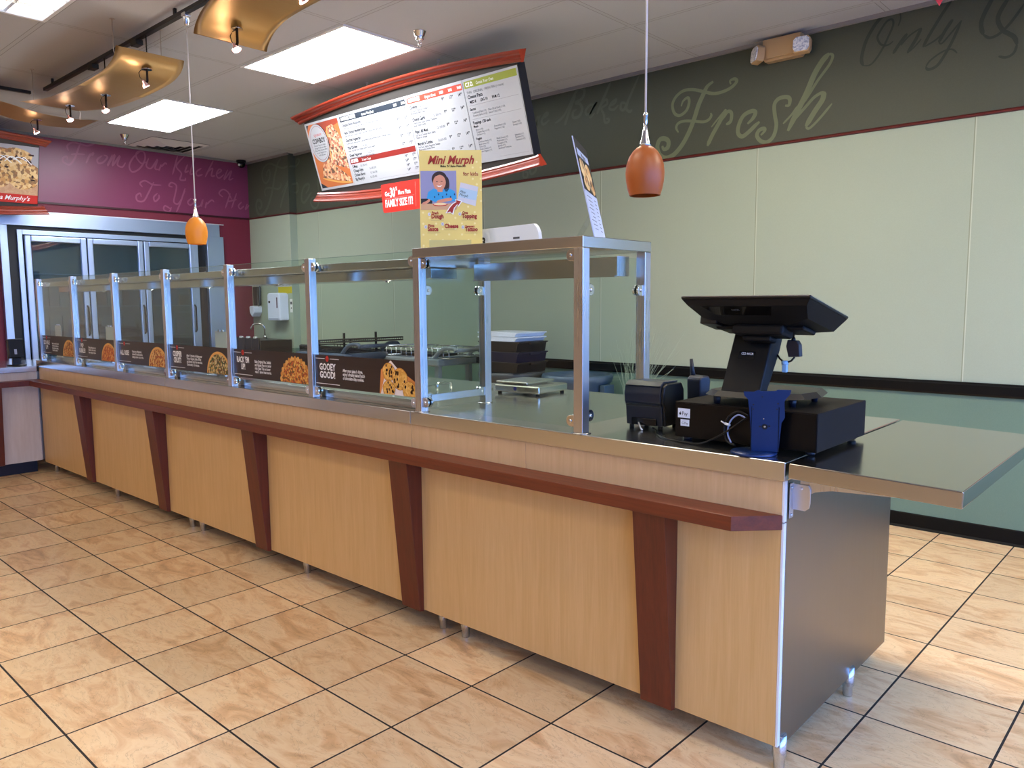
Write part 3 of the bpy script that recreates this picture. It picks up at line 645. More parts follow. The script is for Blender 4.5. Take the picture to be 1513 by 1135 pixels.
# ------------------------------------------------------------------ ceiling lights
DIFF = mat('lit_diffuser', 'FFFFFF', .5, emit=(.94, .97, 1.0), estr=14.0)
DIFFW = mat('added_warm_diffuser', 'FFFFFF', .5, emit=(1.0, .86, .66), estr=12.0)
DIFFC = mat('added_light_diffuser', 'FFFFFF', .5, emit=(1.0, .88, .70), estr=4.2)
DIFFL = mat('lit_louvre_tubes', 'FFFFFF', .5, emit=(.95, .97, 1.0), estr=.9)
TFR = mat('troffer_frame', 'E4E6E8', .4)
spots = [(-2.32, 2.80, 'bright ceiling panel light over the menu board'), (-4.76, 2.80, 'bright ceiling panel light nearest the plum wall'), (.12, 2.80, 'unseen ceiling panel light added above the register'), (2.56, 2.80, 'unseen ceiling panel light added near the windows'),
         (.12, .97, 'unseen ceiling panel light added over the customer side'), (-4.76, -.86, 'unseen ceiling panel light added over the side counter'), (2.56, .97, 'unseen ceiling panel light added behind the camera side'), (-2.32, -.86, 'unseen ceiling panel light added over the middle of the customer floor'), (.12, -.86, 'unseen ceiling panel light added over the entry floor'), (2.56, -2.08, 'unseen ceiling panel light added by the entry'), (-2.32, -2.69, 'unseen ceiling panel light added over the far customer floor')]  # all after the first two are unseen, added to light the room
for x, y, lab in spots:
    t = thing('ceiling_light', lab, 'ceiling light', (x, y, ZC), 0, 'flat ceiling panel lights')
    b = MB(); a, c = .607, .302
    for q in ((-a, a, c-.022, c), (-a, a, -c, -c+.022), (-a, -a+.022, -c+.022, c-.022), (a-.022, a, -c+.022, c-.022)):
        b.box(x+q[0], x+q[1], y+q[2], y+q[3], ZC-.008, ZC-.0005)
    b.build('frame', TFR, t)
    MB().box(x-a+.022, x+a-.022, y-c+.022, y+c-.022, ZC-.005, ZC-.0005).build('diffuser', (DIFFW if x > 0 else DIFF) if y > 2 else DIFFC, t)
x, y = -2.32, .97
t = thing('ceiling_light', 'louvred ceiling light at the top left corner of the view', 'ceiling light', (x, y, ZC))
b = MB(); a, c = .607, .302
for q in ((-a, a, c-.02, c), (-a, a, -c, -c+.02), (-a, -a+.02, -c+.02, c-.02), (a-.02, a, -c+.02, c-.02)): b.box(x+q[0], x+q[1], y+q[2], y+q[3], ZC-.014, ZC-.0005)
b.build('frame', TFR, t)
b = MB()
for i in range(1, 6): b.prism([(x-a+.02+i*.194-.008, ZC-.001), (x-a+.02+i*.194+.008, ZC-.001), (x-a+.02+i*.194, ZC-.013)], y-c+.02, y+c-.02, 'y')
for j in range(1, 3): b.prism([(y-c+.02+j*.188-.008, ZC-.001), (y-c+.02+j*.188+.008, ZC-.001), (y-c+.02+j*.188, ZC-.0125)], x-a+.02, x+a-.02, 'x')
b.build('louvre', mat('louvre_metal', (.75, .78, .85), .25, .8), t)
MB().box(x-a+.02, x+a-.02, y-c+.02, y+c-.02, ZC-.001, ZC-.0002).build('diffuser', DIFFL, t)

# sprinklers, vent, dome camera, emergency light
CHR = steel('chrome', (.75, .74, .72), .12, (40, 40, 40), .03)
for x, y, lab in ((-1.483, 2.896, 'chrome sprinkler head on the ceiling beside the menu board'), (-5.785, 2.838, 'chrome sprinkler head on the ceiling by the plum wall')):
    t = thing('sprinkler_head', lab, 'sprinkler', (x, y, ZC), 0, 'ceiling sprinklers')
    MB().lathe([(.042, ZC), (.040, ZC-.004), (.030, ZC-.030), (.024, ZC-.040), (.026, ZC-.046), (.020, ZC-.052), (.012, ZC-.056)], x, y, seg=24).build('escutcheon', CHR, t)
    b = MB()
    for s in (-1, 1): b.tube([(x+s*.009, y, ZC-.055), (x+s*.014, y, ZC-.070), (x+s*.004, y, ZC-.088)], .0028, seg=8)
    b.lathe([(.003, ZC-.086), (.015, ZC-.089), (.015, ZC-.091), (.002, ZC-.092)], x, y, seg=16); b.build('deflector', CHR, t)
t = thing('ceiling_vent', 'square ceiling air vent with dark louvres near the plum wall', 'vent', (-5.98, 3.36, ZC))
b = MB()
for k in range(4):
    r0 = .30-k*.068
    for s in (0, 1, 2, 3):
        M = Matrix.Translation((-5.98, 3.36, 0)) @ Matrix.Rotation(s*PI/2, 4, 'Z')
        b.poly([M @ Vector(p) for p in ((-r0, -r0, ZC-.004-.001*k), (r0, -r0, ZC-.004-.001*k), (r0-.05, -r0+.05, ZC-.018-.002*k), (-r0+.05, -r0+.05, ZC-.018-.002*k))])
b.build('louvre', mat('vent_white_metal', 'D8D6D4', .5), t)
MB().box(-6.28, -5.68, 3.06, 3.66, ZC-.003, ZC-.0005).build('backing', mat('vent_dark_duct', '1A1A1C', .8), t)
t = thing('security_camera', 'small black dome security camera in the corner above the plum wall', 'camera', (-6.27, 4.33, ZC))
MB().lathe([(.055, ZC), (.055, ZC-.02), (.048, ZC-.03)], -6.27, 4.33).build('housing', BLACK, t)
MB().lathe([(.046, ZC-.03), (.044, ZC-.05), (.034, ZC-.072), (.018, ZC-.082), (.002, ZC-.085)], -6.27, 4.33).build('dome', BLACKG, t)
b = MB(); b.lathe([(.016, 0), (.016, .01), (.009, .012)], 0, 0, seg=16, M=Matrix.Translation((-6.245, 4.29, ZC-.058)) @ Matrix.Rotation(math.radians(115), 4, 'Y') @ Matrix.Rotation(.5, 4, 'X')); b.build('lens', CHR, t)
t = thing('emergency_light', 'beige two-headed emergency light high on the olive wall', 'emergency light', (.13, YB, 2.94))
BEI = mat('beige_plastic', 'C2A073', .45)
b = MB(); b.box(.0, .245, YB-.075, YB-.001, 2.882, 3.0, bev=.004); b.prism([(.0, 2.882), (.245, 2.882), (.235, 2.868), (.01, 2.868)], YB-.055, YB-.001, 'y'); b.build('housing', BEI, t)
LENS = food('faceted_lens', 130, ['E6E9F2', 'BFC6D8', 'FFFFFF', 'A9B2C6', 'D9DEEA', 'FFFFFF']); bsdf(LENS).inputs['Roughness'].default_value = .1
for x, rz in ((-.030, .75), (.258, -.15)):
    M = Matrix.Translation((x, YB-.085, 2.915)) @ Matrix.Rotation(-rz, 4, 'Z') @ Matrix.Rotation(-.12, 4, 'X')
    SCL = Matrix.Diagonal((1.35, 1.35, 1.35, 1)); M = M @ SCL
    b = MB(); b.prism([(-.032, -.036), (-.040, -.02), (-.040, .024), (-.026, .038), (.026, .038), (.040, .024), (.040, -.02), (.032, -.036)], -.012, .022, 'y', M=M, bev=.003); hd = b.build('lamp_head', BEI, t)
    b = MB(); b.prism([(-.027, -.031), (-.035, -.017), (-.035, .021), (-.022, .033), (.022, .033), (.035, .021), (.035, -.017), (.027, -.031)], -.017, -.012, 'y', M=M); b.build('lens', LENS, hd)
b = MB(); b.tube([(.12, YB-.03, 3.0), (.12, YB-.03, ZC)], .012, seg=12); b.build('conduit', CHR, t)

# ------------------------------------------------------------------ track, gold panels, spot lamps, pendants
GOLD = steel('brushed_gold_sheet', (.55, .37, .17), .42, (60, 3, 60), .12)
b = MB(); b.box(-4.36, .60, 1.692, 1.722, 2.955, 2.978, bev=.002); tr = tag(b.build('light_track', TRACKB), 'long black ceiling light track above the counter front', 'light track')
for x in (-3.42, -2.72, -1.2):
    b = MB(); b.box(x-.04, x+.04, 1.685, 1.729, 2.925, 2.956, bev=.003); b.build('track_adapter', TRACKB, tr)
for x in (-4.2, -2.2, -.6): MB().box(x-.01, x+.01, 1.70, 1.714, 2.978, ZC).build('mount', TRACKB, tr)
b = MB(); b.box(-4.552, -4.522, .1, 1.66, 2.955, 2.978, bev=.002); tr2 = tag(b.build('light_track', TRACKB), 'short black ceiling light track above the side counter', 'light track')
for y in (.4, 1.4): MB().box(-4.544, -4.53, y, y+.02, 2.978, ZC).build('mount', TRACKB, tr2)
def interp(pts, t):
    for (a, za), (b_, zb) in zip(pts, pts[1:]):
        if t <= b_:
            u = (t-a)/(b_-a); u = u*u*(3-2*u) if False else u; return za+(zb-za)*u
    return pts[-1][1]
def smoothp(pts):
    out = []
    n = len(pts)
    for i in range(n-1):
        p0, p1, p2, p3 = [Vector(pts[k]) for k in (max(i-1, 0), i, i+1, min(i+2, n-1))]
        for k in range(8):
            t = k/8; out.append(.5*((2*p1)+(-p0+p2)*t+(2*p0-5*p1+4*p2-p3)*t*t+(-p0+3*p1-3*p2+p3)*t**3))
    out.append(Vector(pts[-1])); return out
P1 = smoothp([(-1.575, 2.690), (-1.545, 2.735), (-1.46, 2.785), (-1.30, 2.815), (-.95, 2.825), (-.55, 2.80), (-.2, 2.74), (0, 2.69)])
P2 = smoothp([(-4.29, 2.832), (-4.0, 2.790), (-3.6, 2.745), (-3.15, 2.728), (-2.75, 2.738), (-2.60, 2.765), (-2.54, 2.800), (-2.515, 2.838)])
P3 = smoothp([(.35, 2.74), (.9, 2.80), (1.35, 2.83), (1.62, 2.790), (1.85, 2.780), (2.07, 2.80)])
def sheet(P, lo, hi, along, name, lab):
    t = thing(name, lab, 'ceiling panel', ((P[0].x+P[-1].x)/2, (lo+hi)/2, 2.9) if along == 'x' else ((lo+hi)/2, (P[0].x+P[-1].x)/2, 2.9), 0, 'curved gold ceiling panels')
    N = len(P)-1
    def fn(u, v):
        p = P[min(N, int(round(u*N)))]; q = lo+(hi-lo)*v
        return (p.x, q, p.y) if along == 'x' else (q, p.x, p.y)
    b = MB(); b.grid(fn, N, 10, None, .003); b.build('gold_sheet', GOLD, t, smooth=True)
    b = MB()
    for p in (P[0], P[-1]):
        for v in (0, 1):
            pass
    return t
def hang(t, pts):
    for x, y, z in pts:
        b = MB(); b.tube([(x, y, z+.004), (x, y, z+.02), (x+.012, y, z+.05), (x-.004, y, z+.075), (x, y, ZC)], .0022, seg=6); b.lathe([(.014, ZC-.003), (.014, ZC)], x, y, seg=14)
        b.build('hanging_wire', mat('pale_wire', 'BDB6AC', .4, .6), t)
s1 = sheet(P1, 1.50, 1.90, 'x', 'gold_ceiling_panel', 'curved gold panel with two spot lamps, nearest one at the top of the view'); hang(s1, [(-1.42, 1.55, 2.795), (-1.42, 1.85, 2.795), (-.3, 1.55, 2.77)])
s2 = sheet(P2, 1.50, 1.90, 'x', 'gold_ceiling_panel', 'wavy gold panel with three spot lamps left of the hanging cord'); hang(s2, [(-2.62, 1.53, 2.762), (-2.60, 1.80, 2.768), (-4.05, 1.53, 2.80)])
s3 = sheet(P3, -4.75, -4.35, 'y', 'gold_ceiling_panel', 'gold panel above the side counter at the far left'); hang(s3, [(-4.70, 1.2, 2.83), (-4.40, 1.95, 2.79)])
BULB = mat('halogen_bulb', 'FFFFFF', .3, emit=(1.0, .86, .78), estr=7.0)
PINK = mat('dichroic_reflector', (.85, .55, .55), .18, .7)
DKB = mat('dark_bronze', '1C100B', .35, .6)
def lamp(x, y, z, rz, lab):
    t = thing('spot_lamp', lab, 'spot lamp', (x, y, z), rz, 'small spot lamps under the gold panels')
    M = world_of(t)
    b = MB(); b.lathe([(.030, -.0045), (.030, -.001)], 0, 0, seg=24, M=M); b.build('mount_disc', CHR, t)
    b = MB(); b.box(-.006, .006, -.004, .004, -.072, -.0045, M=M, bev=.001); b.box(-.006, .006, -.004, .004, -.034, 0, M=M @ Matrix.Translation((0, 0, -.070)) @ Matrix.Rotation(.55, 4, 'Y') ); b.build('arm', DKB, t)
    b = MB(); b.tube([M @ Vector(p) for p in ((-.004, 0, -.005), (-.034, 0, -.012), (-.046, 0, -.030), (-.040, 0, -.055), (-.026, 0, -.072))], .0022, seg=8); b.build('wire', DKB, t)
    MM = M @ Matrix.Translation((-.020, 0, -.078)) @ Matrix.Rotation(math.radians(150), 4, 'Y')
    b = MB(); b.lathe([(.007, -.010), (.008, 0), (.013, .010), (.021, .022), (.0225, .030)], 0, 0, seg=20, M=MM, cap=False); b.build('reflector', PINK, t)
    b = MB(); b.lathe([(.004, .002), (.0095, .008), (.017, .021), (.019, .0285)], 0, 0, seg=16, M=MM); b.build('bulb', BULB, t)
    l = bpy.data.lights.new('spot_glow', 'POINT'); l.energy = .5; l.color = (1, .72, .58); l.shadow_soft_size = .02
    o = bpy.data.objects.new('spot_glow', l); COL.objects.link(o); o.parent = t; o.location = (-.045, 0, -.105)
for x, y, z, rz, lab in ((-1.515, 1.70, 2.748, .3, 'spot lamp under the nearest gold panel, close to its far end'), (-.90, 1.70, 2.822, 1.2, 'spot lamp at the very top edge of the picture'), (-2.585, 1.70, 2.762, 1.4, 'spot lamp nearest the hanging cord under the wavy gold panel'),
                         (-3.22, 1.70, 2.726, .4, 'middle spot lamp under the wavy gold panel'), (-3.86, 1.70, 2.768, .4, 'farthest spot lamp under the wavy gold panel'), (-4.56, 1.70, 2.780, 1.2, 'spot lamp under the gold panel above the side counter')):
    lamp(x, y, z, rz, lab)
for x, z in ((-2.585, 2.765), (-3.22, 2.73), (-1.515, 2.75)):
    MB().tube([(x, 1.705, z), (x, 1.705, 2.957)], .004, seg=8).build('feed_stem', TRACKB, tr)

AMB = mat('amber_glass_lit', 'D9861F', .45, emit='E8861E', estr=.06)
AMBR = mat('amber_glass_unlit', 'A5561F', .42)
nt_ = AMBR.node_tree
def pendant(x, y, zb, m, lab, canopy):
    t = thing('pendant_lamp', lab, 'pendant lamp', (x, y, zb), 0, 'amber glass pendant lamps over the counter')
    prof = [(.0475, 0), (.054, .020), (.0585, .045), (.060, .068), (.0575, .093), (.050, .116), (.038, .134), (.026, .145), (.018, .149)]
    full = prof+[(r-.003, z) for r, z in prof[::-1]]
    b = MB(); b.lathe([(r, zb+z) for r, z in full], x, y, seg=40, cap=False); b.build('lamp_shade', m, t)
    b = MB(); b.lathe([(.019, zb+.148), (.017, zb+.156), (.0165, zb+.160), (.011, zb+.180), (.007, zb+.205), (.0058, zb+.238), (.008, zb+.241), (.008, zb+.247), (.005, zb+.250)], x, y, seg=24); b.build('stem_cone', STEELP, t)
    MB().tube([(x, y, zb+.249), (x, y, 2.90)], .0034, seg=8).build('cord', mat('white_cord', 'D9D6D2', .4), t)
    b = MB(); b.lathe([(.008, 2.885), (.012, 2.895), (.017, 2.930), (.018, 2.938)], x, y, seg=20); b.box(x-.022, x+.022, y-.018, y+.018, 2.934, 2.9545, bev=.003); b.build('canopy', CHR, t)
    b = MB(); b.lathe([(.012, zb+.115), (.020, zb+.10), (.022, zb+.075), (.014, zb+.055), (.002, zb+.05)], x, y, seg=16); b.build('bulb', mat('frosted_bulb', 'F2E6D0', .4), t)
pendant(.917, 1.70, 1.688, AMBR, 'amber glass pendant hanging in front of the olive wall near the register', True)
pendant(-2.055, 1.70, 1.698, AMB, 'amber glass pendant hanging in front of the maroon wall', True)

# ------------------------------------------------------------------ menu boards
DKP = mat('board_dark_face', '3A3633', .6); NAVYP = mat('board_navy_edge', '0C101C', .5)
W2 = mat('menu_white', 'B9BCC2', .85, spec=.1); GREYI = mat('grey_ink', '55575C', .8, spec=.1); DKI = mat('dark_ink', '1C1E24', .8, spec=.1)
REDH = mat('menu_red', 'C4402A', .5); REDD = mat('menu_dark_red', '8E2620', .5); NAVH = mat('menu_navy', '1E2A38', .5); GRNH = mat('menu_green', '8E9A2A', .5); ORG = mat('menu_orange_board', 'C9713C', .5); MENURED = mat('menu_rust', '9C3E28', .5)
def moulding(M, w, y_mid, y_end, up, name, parent):
    """arched cherry moulding swept along a board edge"""
    prof = [(0, -.01), (0, .012), (.010, .020), (.020, .020), (.026, .030), (.040, .036), (.048, .050), (.058, .056), (.066, .056), (.070, .050), (.070, -.01)]
    N = 40
    def fn(u, v):
        x = -.085+(w+.17)*u; k = (2*u-1)
        e = abs(k)
        y = y_mid+(y_end-y_mid)*k*k
        h, d = prof[int(round(v*(len(prof)-1)))]
        xs = x - (.085 - h*1.2)*(1 if k < 0 else -1)*(-1)*(0) 
        return M @ Vector((x+(k*(h-.07)*.55 if e > .985 else 0), y+h*up, d))
    b = MB(); b.grid(fn, N, len(prof)-1)
    for u in (0, 1):
        pts = [fn(u, v/(len(prof)-1)) for v in range(len(prof))]
        try: b.poly(pts)
        except ValueError: pass
    o = b.build(name, CHERRYM, parent)
    for p in o.data.polygons: p.use_smooth = False
    return o
def board(M, w, h, lab, loc):
    t = thing('menu_board', lab, 'menu board', loc)
    pts = []
    N = 24
    for i in range(N+1):
        k = 2*i/N-1; pts.append((w*i/N, h+.012+.055*(1-k*k)))
    for i in range(N+1):
        k = 1-2*i/N; pts.append((w*(1-i/N), -.012-.055*(1-k*k)))
    b = MB()
    A = [b.bm.verts.new(M @ Vector((x, y, -.004))) for x, y in pts]; B = [b.bm.verts.new(M @ Vector((x, y, -.075))) for x, y in pts]
    f = [b.bm.faces.new(A), b.bm.faces.new(B[::-1])]+[b.bm.faces.new((A[i], B[i], B[(i+1) % len(A)], A[(i+1) % len(A)])) for i in range(len(A))]
    b._tag(f[:2], DKP); b._tag(f[2:], NAVYP); b.build('backing_panel', None, t)
    moulding(M, w, h+.062, h+.006, 1, 'upper_moulding', t)
    moulding(M, w, -.062, -.006, -1, 'lower_moulding', t)
    return t
def menutext(p, x, y, s, rows):
    for r in rows:
        pass
MW, MH = 2.307, .5316
MB1 = frame((-3.306, 3.40, 2.285), (1, 0, 0), (0, -.15, .51))
t1 = board(MB1, MW, MH, 'long tilted menu board with cherry mouldings hanging above the counter', (-2.15, 3.35, 2.3))
for x in (-2.616, -1.824):
    b = MB(); b.tube([(x, 3.33, 2.80), (x, 3.36, ZC)], .004, seg=8); b.lathe([(.012, ZC-.006), (.012, ZC)], x, 3.36, seg=12); b.build('hanging_rod', mat('pale_rod', 'D8D4D0', .4), t1)
xs = [0, .460, 1.256, 1.826, 2.307]
def sub(i, th=.003): return MB1 @ Matrix.Translation((xs[i], 0, .0005)), xs[i+1]-xs[i]
# poster with pizza photo
Mx, w = sub(0); p = Print(Mx, w-.003, MH, W2, .003)
p.rect(.018, .018, w-.020, MH-.016, ORG, 1); p.poly([(.018, .018), (.018, .06), (.10, .018)], NAVH, 2)
p.poly([(.018, MH-.016), (.018, MH-.06), (.05, MH-.016)], NAVH, 2); p.poly([(.15, MH-.016), (w-.02, MH-.016), (w-.02, MH-.05), (.20, MH-.10)], MENURED, 2)
PZM = food('printed_pizza_slice', 46, ['D9A070', 'E8C9A0', 'B5573A', '2A1C1A', 'E0B58A', 'C97B5A']); PZM2 = food('printed_pizza_slice_close', 60, ['D8A27A', 'E9CCA8', 'A8452E', '241A18', 'DDB38E', 'C4705A'])
p.poly([(.20, .20), (.285, MH-.06), (.36, MH-.05), (w-.02, MH-.18), (w-.02, .13)], PZM2, 3); p.poly([(.07, .10), (.13, .235), (.17, .25), (.43, .06), (.42, .03)], PZM, 4)
p.stroke([(.065, .095), (.25, .05), (.43, .028)], .014, CRUST, 5); p.stroke([(.285, MH-.06), (.25, .35), (.255, .21)], .012, CRUST, 5)
p.ell(.140, .365, .125, .148, BLKI, 5, 40); p.ell(.135, .365, .122, .146, W2, 6, 40); p.ell(.138, .365, .110, .132, REDD, 7, 40); p.ell(.138, .365, .107, .129, W2, 8, 40)
p.txt('signature', .140, .420, .036, REDI, 9, .8, 0, .3, 'CENTER'); p.txt('COWBOY', .140, .368, .052, BLKI, 9, .72, .0018, 0, 'CENTER')
p.txt('Premium Pepperoni, Italian\nSausage, Mushrooms, Black\nOlives, Herb & Cheese Blend\non our Original Crust\nwith Red Sauce', .140, .345, .019, DKI, 9, .75, 0, 0, 'CENTER')
o = p.build('photo_poster', t1); o['label'] = 'pizza photo poster reading COWBOY'
# menu columns
def column(i, blocks, name, lab):
    Mx, w = sub(i); p = Print(Mx, w-.004, MH, W2, .003)
    p.rect(w-.0075, .012, w-.006, MH-.012, GREYI, 1)
    for bl in blocks: bl(p, w)
    o = p.build(name, t1); o['label'] = lab; return o
def head(y, m, a, b_, cols, h=.040):
    def f(p, w):
        p.rect(.008, y, w-.014, y+h, m, 1)
        p.txt(a, .020, y+.010, .034, WH, 2, .66, .0018); p.txt(b_, .020+.0175*len(a)+.012, y+.010, .024, WH, 2, .8, .0003, .1)
        for k, c in enumerate(cols): p.txt(c, w-.040-.085*(len(cols)-1-k), y+.012, .024, WH, 2, .8, .001, 0, 'CENTER')
    return f
def items(y0, dy, rows, ncols, two=False):
    def f(p, w):
        y = y0
        for nm, cal, desc, pr in rows:
            p.txt(nm, .020, y, .030, DKI, 2, .74, .0007); p.txt(cal, .020+.0142*len(nm)+.014, y, .022, GREYI, 2, .76)
            p.txt(desc, .020, y-.020, .0180, GREYI, 2, .80, .0002, line=.92)
            for k in range(ncols):
                x = w-.040-.085*(ncols-1-k)
                p.txt(pr[k], x, y+.004, .028, DKI, 2, .85, .0004, 0, 'RIGHT'); p.txt('99', x+.001, y+.013, .015, DKI, 2, .9, .0003)
            y -= dy
    return f
column(1, [head(MH-.058, NAVH, 'GOURMET DELITE', 'Artisan Thin Crust', ['LRG', 'FAM']),
           items(MH-.094, .056, [('Chicken Bacon Artichoke', 'Cal 270-310', 'Creamy Garlic Sauce, Chicken, Bacon, Marinated Artichoke Hearts, Spinach', ('13', '15')), ('Herb Chicken Mediterranean', 'Cal 230-290', 'Olive Oil & Garlic, Chicken, Spinach, Sun-Dried Tomatoes, Feta, Zesty Herbs', ('13', '15')),
                                 ('Gourmet Vegetarian', 'Cal 230-270', 'Creamy Garlic Sauce, Spinach, Zucchini, Mushrooms, Artichoke Hearts, Tomatoes, Onions', ('13', '15')), ('Thai Chicken', 'Cal 260', 'Sweet Thai Chili Sauce, Chicken, Green Onions, Sesame', ('13', '15')),
                                 ('Greek Pepperoni', 'Cal 270-310', 'Creamy Garlic Sauce, Pepperoni, Black Olives, Feta', ('13', '15'))], 2),
           lambda p, w: p.rect(.012, .203, w-.016, .204, GREYI, 1),
           head(.158, REDD, 'STUFFED', '2-Layer Crust', []),
           items(.128, .032, [('5-Meat', 'Cal 370-410', '', ('14', '17')), ('Chicago-Style', 'Cal 380-390', '', ('14', '17')), ('Chicken Bacon', 'Cal 360-380', '', ('14', '17')), ('Big Murphy\'s', 'Cal 370-400', '', ('14', '17'))], 2),
           lambda p, w: p.rect(.30, .016, w-.016, .0168, GREYI, 1)], 'menu_panel', 'white menu panel headed in navy and dark red')
column(2, [head(MH-.058, REDH, 'SIGNATURE', 'Original Crust', ['MED', 'LRG', 'FAM']),
           items(MH-.094, .082, [('Cowboy', 'Cal 320-370', 'Red Sauce, Pepperoni, Sausage,\nMushrooms, Black Olives', ('9', '12', '14')), ('Chicken Garlic', 'Cal 300-310', 'Creamy Garlic Sauce, Chicken, Tomatoes,\nGreen Onions, Herbs', ('9', '12', '14')), ('Papa\'s All Meat', 'Cal 310-350', 'Red Sauce, Canadian Bacon, Salami,\nPepperoni, Sausage', ('9', '12', '14')),
                                 ('Murphy\'s Combo', 'Cal 310-350', 'Red Sauce, Salami, Pepperoni, Sausage,\nMushrooms, Onions, Olives', ('9', '12', '14')), ('Papa\'s Favorite', 'Cal 310-360', 'Red Sauce, Pepperoni, Sausage, Beef,\nMushrooms', ('9', '12', '14'))], 3)], 'menu_panel', 'white menu panel with a bright red heading')
def cyo(p, w):
    p.rect(.008, MH-.058, w-.014, MH-.014, GRNH, 1); p.txt('C.Y.O.', .020, MH-.048, .036, WH, 2, .7, .002); p.txt('Create Your Own', .115, MH-.046, .026, WH, 2, .8, 0, .1)
    p.txt('THIN · ORIGINAL · FRESH PAN (+ more)', .02, MH-.092, .022, GREYI, 2, .85); p.txt('Cheese Pizza', .02, MH-.122, .030, DKI, 2, .85, .0006); p.txt('MED 8       LRG 10       FAM 12', .03, MH-.152, .024, DKI, 2, .85, .0006)
    p.rect(.02, MH-.166, w-.03, MH-.1652, GREYI, 1); p.txt('Sauces', .02, MH-.196, .024, DKI, 2, .8, .0005); p.txt('Traditional Red (+5)   Olive Oil & Garlic (+10)\nCreamy Garlic (+15)   Sweet Chili (+10)', .035, MH-.218, .018, GREYI, 2, .85)
    p.rect(.02, MH-.252, w-.03, MH-.2512, GREYI, 1); p.txt('Toppings 1.50 each', .02, MH-.282, .026, DKI, 2, .8, .0006); p.txt('Meats', .02, MH-.304, .022, DKI, 2, .8, .0005)
    for k, (xx, s) in enumerate(((.035, 'Bacon (+30)\nCanadian Bacon (+10)\nChicken (+15)'), (.20, 'Ground Beef (+25)\nPepperoni (+25)'), (.36, 'Salami (+20)\nSausage (+30)'))): p.txt(s, xx, MH-.324, .0165, GREYI, 2, .8, line=.95)
    p.txt('Veggies', .02, .150, .022, DKI, 2, .8, .0005)
    for k, (xx, s) in enumerate(((.035, 'Artichoke Hearts (+5)\nBlack Olives (+5)\nGarlic (+5)\nGreen Onions (+1)\nGreen Peppers (+1)'), (.20, 'Mixed Onions (+2)\nMushrooms (+1)\nPineapple (+10)\nSpinach (+1)\nSun-Dried Tomatoes'), (.36, 'Jalapenos (+1)\nZucchini (+1)\nTomatoes (+2)'))): p.txt(s, xx, .130, .0165, GREYI, 2, .8, line=.95)
    p.rect(.20, .022, w-.03, .0226, GREYI, 1)
column(3, [cyo], 'menu_panel', 'white menu panel with an olive green heading')
# red tag hooked on the lower moulding
Mt = frame((-2.365, 3.280, 2.018), (1, 0, -.0), (0, -.03, 1)) 
tw, th_ = .42, .205
Mt = Mt @ Matrix.Rotation(.0, 4, 'Z')
RT = mat('red_tag', 'CF2F26', .35)
b = MB(); pts = [(.02, 0), (tw, 0), (tw, th_), (.0, th_), (-.008, th_-.01), (.008, .012)]
A = [b.bm.verts.new(Mt @ Vector((x, y, 0))) for x, y in pts]; B = [b.bm.verts.new(Mt @ Vector((x, y, -.003))) for x, y in pts]
f = [b.bm.faces.new(A), b.bm.faces.new(B[::-1])]+[b.bm.faces.new((A[i], B[i], B[(i+1) % 6], A[(i+1) % 6])) for i in range(6)]
b._tag(f, RT)
def tx(s, x, y, size, sx=1, bold=0., m=WH, al='LEFT'): b.text(s, Mt @ Matrix.Translation((x, y, .0008)), size, m, sx, bold, 0, al)
tx('Get', .035, .118, .046, .75, .001); tx('30', .092, .108, .092, .66, .003); tx('%', .158, .150, .038, .7, .001); tx('More Pizza', .185, .118, .044, .70, .001); tx('FAMILY SIZE IT!', .035, .040, .074, .62, .002)
b.poly([Mt @ Vector(q) for q in ((.035, .100, .0006), (.36, .100, .0006), (.36, .1015, .0006), (.035, .1015, .0006))], mat('thin_white_line', 'E8A8A0', .5)); b.poly([Mt @ Vector(q) for q in ((.375, .02, .0006), (.377, .02, .0006), (.377, .19, .0006), (.375, .19, .0006))], MATS['thin_white_line'])
tag(b.build('red_tag_sign'), 'red Get 30% More Pizza tag hanging below the long menu board', 'sign')
# left menu board over the side counter
MB2 = frame((-6.05, -.19, 2.30), (0, 1, 0), (.15, 0, .51))
t2 = board(MB2, MW, MH, 'tilted menu board with a cookie photo at the far left above the side counter', (-6.0, 1.0, 2.3))
p = Print(MB2 @ Matrix.Translation((MW-.62, 0, .0005)), .62, MH, BLKI, .003)
CK = food('printed_cookie_close', 42, ['D9B070', 'E6C890', '6A3A1E', 'C98F4C', '8A4E2A', 'E0BE86']); WOODP = grain('printed_wood_board', 'B98A66', 'D6B08C', .5, (3, 30, 30), bstr=0)
p.rect(.006, .006, .614, MH-.006, mat('photo_pale_backdrop', 'A9A6AC', .5), 1); p.rect(.006, .006, .614, .19, WOODP, 2)
for cx, cy, rx, ry in ((.12, .33, .14, .12), (.33, .38, .16, .11), (.50, .26, .14, .13), (.25, .22, .15, .10), (.44, .42, .12, .08)):
    p.poly([(min(.612, cx+rx*math.cos(a)*(1+.06*math.sin(4*a))), cy+ry*math.sin(a)*(1+.05*math.cos(3*a))) for a in [2*PI*k/28 for k in range(28)]], CK, 3+int(cx*10) % 4)
for k in range(26):
    random.seed(k); p.ell(.05+.54*random.random(), .22+.24*random.random(), .010+.012*random.random(), .008+.008*random.random(), CHIP, 8, 8)
for k in range(5): p.stroke([(.20+.07*k, .33+.02*k), (.30+.05*k, .42), (.40+.04*k, .36+.03*(k % 2))], .008, WH, 9)
p.rect(.006, .006, .614, .085, REDI, 10); p.txt("Papa Murphy's", .385, .030, .058, WH, 11, .95, .0008, .35, 'CENTER')
o = p.build('photo_poster', t2); o['label'] = 'cookie photo poster with a red name band'
p = Print(MB2 @ Matrix.Translation((0, 0, .0005)), MW-.625, MH, W2, .003); p.build('menu_panel', t2)
for y in (.2, 1.7):
    b = MB(); b.tube([(-5.95, y, 2.80), (-5.95, y, ZC)], .004, seg=8); b.build('hanging_rod', MATS['pale_rod'], t2)

